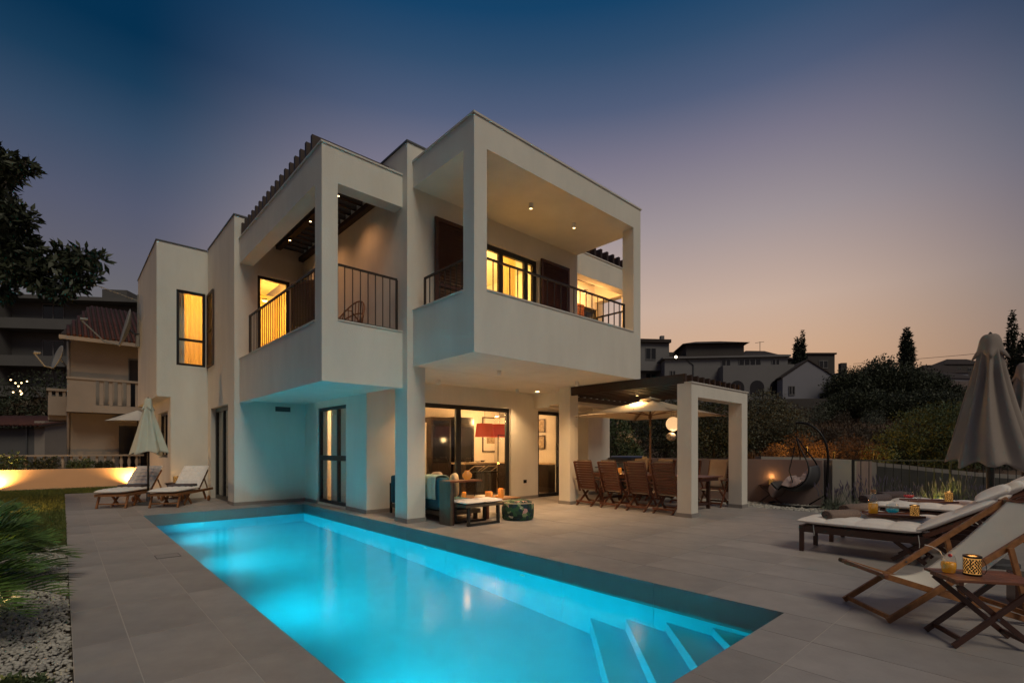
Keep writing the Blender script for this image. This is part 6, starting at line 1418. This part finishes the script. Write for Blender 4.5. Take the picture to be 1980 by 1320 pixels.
def tree(name, lab, px, py, d, clumps, n, size, m='leaf_olive', g='trees and bushes on the hillside', trunk=True, el=2.0, hollow=.35):
    """clumps: (px, py, radius m) in front of the same distance; base at px, py"""
    o = far(px, py, d); t = thing(name, lab, 'tree' if name != 'bush' else 'bush', tuple(o), 0, g); cs = []; rr = []
    rd = random.Random(px+py)
    for cx_, cy_, r in clumps:
        c = far(cx_, cy_, d+rd.uniform(-.06, .06)*d*.4)-o; cs.append(tuple(c)); rr.append((r, r, r*.85))
    v, f = leaves(cs, rr, n, size, el, hollow); np_mesh('crown' if name != 'bush' else 'foliage', v, f, M[m], t, kind='stuff')
    if trunk:
        q = MB(); top = Vector(cs[0]); q.tube([(0, 0, -1.0), tuple(top*.5), tuple(top*.95)], [.05*size*14, .04*size*14, .015*size*14], 7)
        for c in cs[1:5]: q.tube([tuple(top*.4), tuple(Vector(c)*.9)], [.03*size*14, .01*size*14], 5)
        q.build('trunk', M['bark'], t)
    return t
def cypress(lab, px, pybase, pytop, d, wpx, n, size):
    o = far(px, pybase, d); H = (pybase-pytop)/948.4*d; w_ = wpx/948.4*d/2; t = thing('cypress_tree', lab, 'tree', tuple(o), 0, 'cypress trees on the skyline'); cs = []; rr = []; rd = random.Random(px)
    for k in range(15): s = (k+.5)/15; r = w_*(min(1, .45+s*2.2) if s < .3 else (1-((s-.3)/.7)**1.6)**.8+.05); cs.append((rd.uniform(-.12, .12)*w_, rd.uniform(-.12, .12)*w_, H*s)); rr.append((r, r, H/15*1.25))
    v, f = leaves(cs, rr, n, size, 2.5, .25); v[:, 2] = np.minimum(v[:, 2], H*1.02); np_mesh('crown', v, f, M['cypress'], t, kind='stuff'); MB().cyl((0, 0, -1.5), (0, 0, H*.8), w_*.16, w_*.03, 7).build('trunk', M['bark'], t); return t
cypress('left, blunter cypress of the pair beside the white gable house', 1541, 745, 652, 60, 15, 2600, .30)
cypress('right, taller cypress of the pair beside the white gable house', 1552, 745, 640, 60, 11, 2200, .28)
cypress('lone broad cypress standing on the hill left of the large parasol', 1753, 725, 634, 70, 24, 3600, .38)
cypress('feathery cypress behind the large parasol at the right edge', 1957, 770, 603, 34, 22, 2800, .20)
cypress('darker cypress cut by the right edge of the picture', 1982, 770, 645, 33, 30, 2800, .20)
tree('olive_tree', 'broad dark tree behind the boundary wall, right of the pergola', 1480, 890, 30, [(1480, 815, 1.8), (1452, 826, 1.6), (1512, 822, 1.5), (1480, 782, 1.1), (1532, 850, 1.2), (1440, 860, 1.4), (1500, 860, 1.2)], 24000, .115, 'leaf_olive')
tree('dark_tree', 'dense dark tree seen through the pergola opening', 1380, 890, 27, [(1380, 820, 1.7), (1350, 840, 1.5), (1400, 805, 1.3), (1415, 850, 1.3), (1365, 870, 1.3)], 16000, .12, 'leaf_dark')
tree('dark_tree', 'dark tree behind the parasol pole', 1285, 890, 26, [(1285, 830, 1.6), (1265, 860, 1.3), (1310, 800, 1.5), (1320, 850, 1.4)], 12000, .115, 'leaf_dark')
tree('garden_bush', 'green bush at the wall between the villa and the parasol pole', 1195, 900, 22, [(1190, 850, .9), (1205, 872, .7), (1220, 880, .6), (1178, 820, .8)], 4200, .12, 'leaf_green')
tree('dark_tree', 'dark tree top behind the pergola slats', 1240, 880, 33, [(1250, 815, 1.6), (1215, 800, 1.5), (1195, 780, 1.2)], 4500, .18, 'leaf_dark')
tree('broadleaf_tree', 'bushy green tree left of the large closed parasol', 1770, 910, 23, [(1790, 830, 1.35), (1740, 860, 1.1), (1830, 815, 1.1), (1760, 880, 1.0), (1840, 870, 1.3), (1700, 885, .7), (1800, 880, 1.2)], 26000, .09, 'leaf_green')
tree('dark_tree', 'dark tree behind the large closed parasol', 1890, 900, 24, [(1890, 820, 1.7), (1930, 800, 1.6), (1970, 830, 1.8), (1900, 870, 1.4), (1960, 880, 1.4)], 15000, .115, 'leaf_dark')
for i, (px, py, r, n) in enumerate(((1640, 745, 2.6, 2600), (1690, 735, 3.0, 3000), (1745, 740, 3.2, 3200), (1795, 750, 2.6, 2600), (1720, 770, 2.8, 2600), (1665, 775, 2.2, 2200), (1775, 775, 2.6, 2400), (1625, 760, 1.6, 1400), (1840, 775, 2.6, 2200), (1870, 790, 2.2, 1800))):
    p_ = ['dark bush right beside the white gable house', 'dark tree left of the lone cypress', 'dark tree at the foot of the lone cypress', 'dark tree right of the lone cypress', 'dark bush below the lone cypress', 'dark bush below the porch house', 'dark bush below and right of the lone cypress', 'small dark bush at the porch of the white house', 'dark bush left of the large parasol, below the far houses', 'dark bush low beside the large parasol'][i]
    tree('bush', p_, px, py+22, 50, [(px, py, r*.8), (px-14, py+5, r*.6), (px+15, py+4, r*.6), (px+3, py-12, r*.45)], n*3, .19, 'leaf_dark', hollow=.3)
for i, (px, py, d, r, n) in enumerate(((1612, 790, 43, 1.5, 1300), (1648, 782, 43, 1.9, 2000), (1692, 786, 43, 2.0, 2200), (1735, 790, 42, 1.9, 2100), (1778, 788, 42, 2.2, 2300), (1825, 792, 41, 2.2, 2200), (1870, 800, 40, 2.2, 2200), (1915, 800, 40, 2.4, 2200))):
    tree('bush', ['dark bush at the right end of the grey retaining wall', 'dark bush behind the small pale block', 'dark bush below the small skyline tree', 'dark bush straight below the lone cypress', 'dark bush behind the bushy green tree, left part', 'dark bush behind the bushy green tree, right part', 'dark bush between the green tree and the large parasol', 'dark bush behind the large parasol canopy'][i], px, py+20, d, [(px, py, r*.8), (px-16, py+4, r*.6), (px+17, py+5, r*.6), (px+4, py-13, r*.5)], n*3, .15, 'leaf_dark', hollow=.3)
tree('olive_tree', 'small tree silhouetted on the skyline left of the lone cypress', 1706, 735, 66, [(1706, 705, 1.6), (1690, 715, 1.1), (1722, 712, 1.1)], 900, .34, 'leaf_dark', hollow=.1)
for i, (px, py, d, r, n, m) in enumerate(((1545, 860, 24, .8, 1500, 'dry'), (1590, 872, 23, .6, 1200, 'dry'), (1640, 868, 24, .8, 1400, 'dry'), (1690, 875, 23, .6, 1100, 'dry'), (1610, 836, 30, .6, 500, 'leaf_brown'), (1662, 832, 32, .6, 500, 'leaf_brown'), (1556, 832, 30, .7, 600, 'leaf_brown'), (1700, 842, 28, .6, 600, 'leaf_brown'), (1500, 874, 22, .5, 800, 'dry'), (1575, 800, 38, .9, 700, 'leaf_olive'), (1630, 806, 38, .6, 400, 'leaf_brown'), (1690, 806, 38, .8, 600, 'leaf_olive'))):
    tree('bush', ['dry amber bush directly behind the hanging chair stand', 'dry amber bush right of the hanging chair', 'dry amber bush above the start of the fence', 'dry amber bush left of the bushy green tree', 'brown scrub in the middle of the slope', 'brown scrub right of the middle of the slope', 'brown scrub above the hanging chair arch', 'brown scrub beside the bushy green tree', 'dry low bush behind the boundary wall, left of the hanging chair', 'grey-green scrub high on the slope at the left', 'brown scrub high on the slope', 'grey-green scrub high on the slope near the green tree'][i], px, py+18, d, [(px, py, r), (px-r*14, py+5, r*.7), (px+r*14, py+6, r*.7)], n*2, .09 if d < 28 else .12, m, trunk=False, el=3.0, hollow=.1)
for i, (px, py, d, e) in enumerate(((1560, 858, 21.5, 150), (1612, 868, 21.0, 90), (1690, 872, 21.0, 110), (1470, 868, 21, 40))):
    t = thing('garden_spot', ['amber street spot low behind the hanging chair', 'amber spot low on the slope right of the hanging chair', 'amber spot at the foot of the bushy green tree', 'amber spot behind the boundary wall'][i], 'lamp', tuple(far(px, py+6, d)), 0, 'amber spots at the foot of the slope'); MB().lathe([(.04, -.3), (.04, 0), (.03, .03)], 8).build('housing', M['black'], t); point('amber_light', tuple(far(px, py, d)), e, (1, .42, .06), .08, parent=t)
b = FB('parked_car', 'blue-grey car roof showing above the scrub on the slope', 'car', 1762, 810, 60, 12); MB().add([b.P(-1.6, -.8, 0), b.P(1.6, -.8, 0), b.P(1.6, .8, 0), b.P(-1.6, .8, 0), b.P(-1.5, -.8, .45), b.P(1.5, -.8, .45), b.P(1.5, .8, .45), b.P(-1.5, .8, .45), b.P(-.8, -.6, .85), b.P(.7, -.6, .85), b.P(.7, .6, .85), b.P(-.8, .6, .85)], [(0, 3, 2, 1), (0, 1, 5, 4), (1, 2, 6, 5), (2, 3, 7, 6), (3, 0, 4, 7), (4, 5, 9, 8), (5, 6, 10, 9), (6, 7, 11, 10), (7, 4, 8, 11), (8, 9, 10, 11)]).build('body', mat('blue_car_paint', (.06, .08, .11), .25, metal=.3), b.t)
t = thing('power_line', 'thin overhead cable sagging across the sky above the hill', 'cable', tuple(far(1650, 703, 60))); o_ = Vector(t.location)
MB().tube([tuple(far(1650+k*42.5, 703-k*3.6+(1.2*math.sin(math.pi*k/8)), 60-k*1.2)-o_) for k in range(9)], .022, 4).build('cable', M['black'], t)
# dry grass tufts on the slope
def tufts(n):
    d = RNG.uniform(19, 55, n); px = RNG.uniform(1420, 1900, n); P_ = np.empty((n, 3))
    for i in range(n):
        p = FW*d[i]+RT*((px[i]-990)/948.4*d[i]); P_[i] = (p.x, p.y, ground_z(p.x, p.y))
    a = RNG.uniform(0, 6.28, n); s = .012*d**.5; h = (.18+.35*RNG.random(n))*(d/28)**.3; dx = np.stack([np.cos(a)*s, np.sin(a)*s, np.zeros(n)], 1)
    top = P_+np.stack([RNG.normal(size=n)*.1, RNG.normal(size=n)*.1, h], 1)
    return np.stack([P_-dx, P_+dx, top], 1).reshape(-1, 3), np.arange(3*n).reshape(-1, 3)
v, f = tufts(15000); o = np_mesh('dry_grass', v, f, M['dry'], kind='stuff'); o['label'] = 'dry brown grass covering the slope behind the boundary wall'
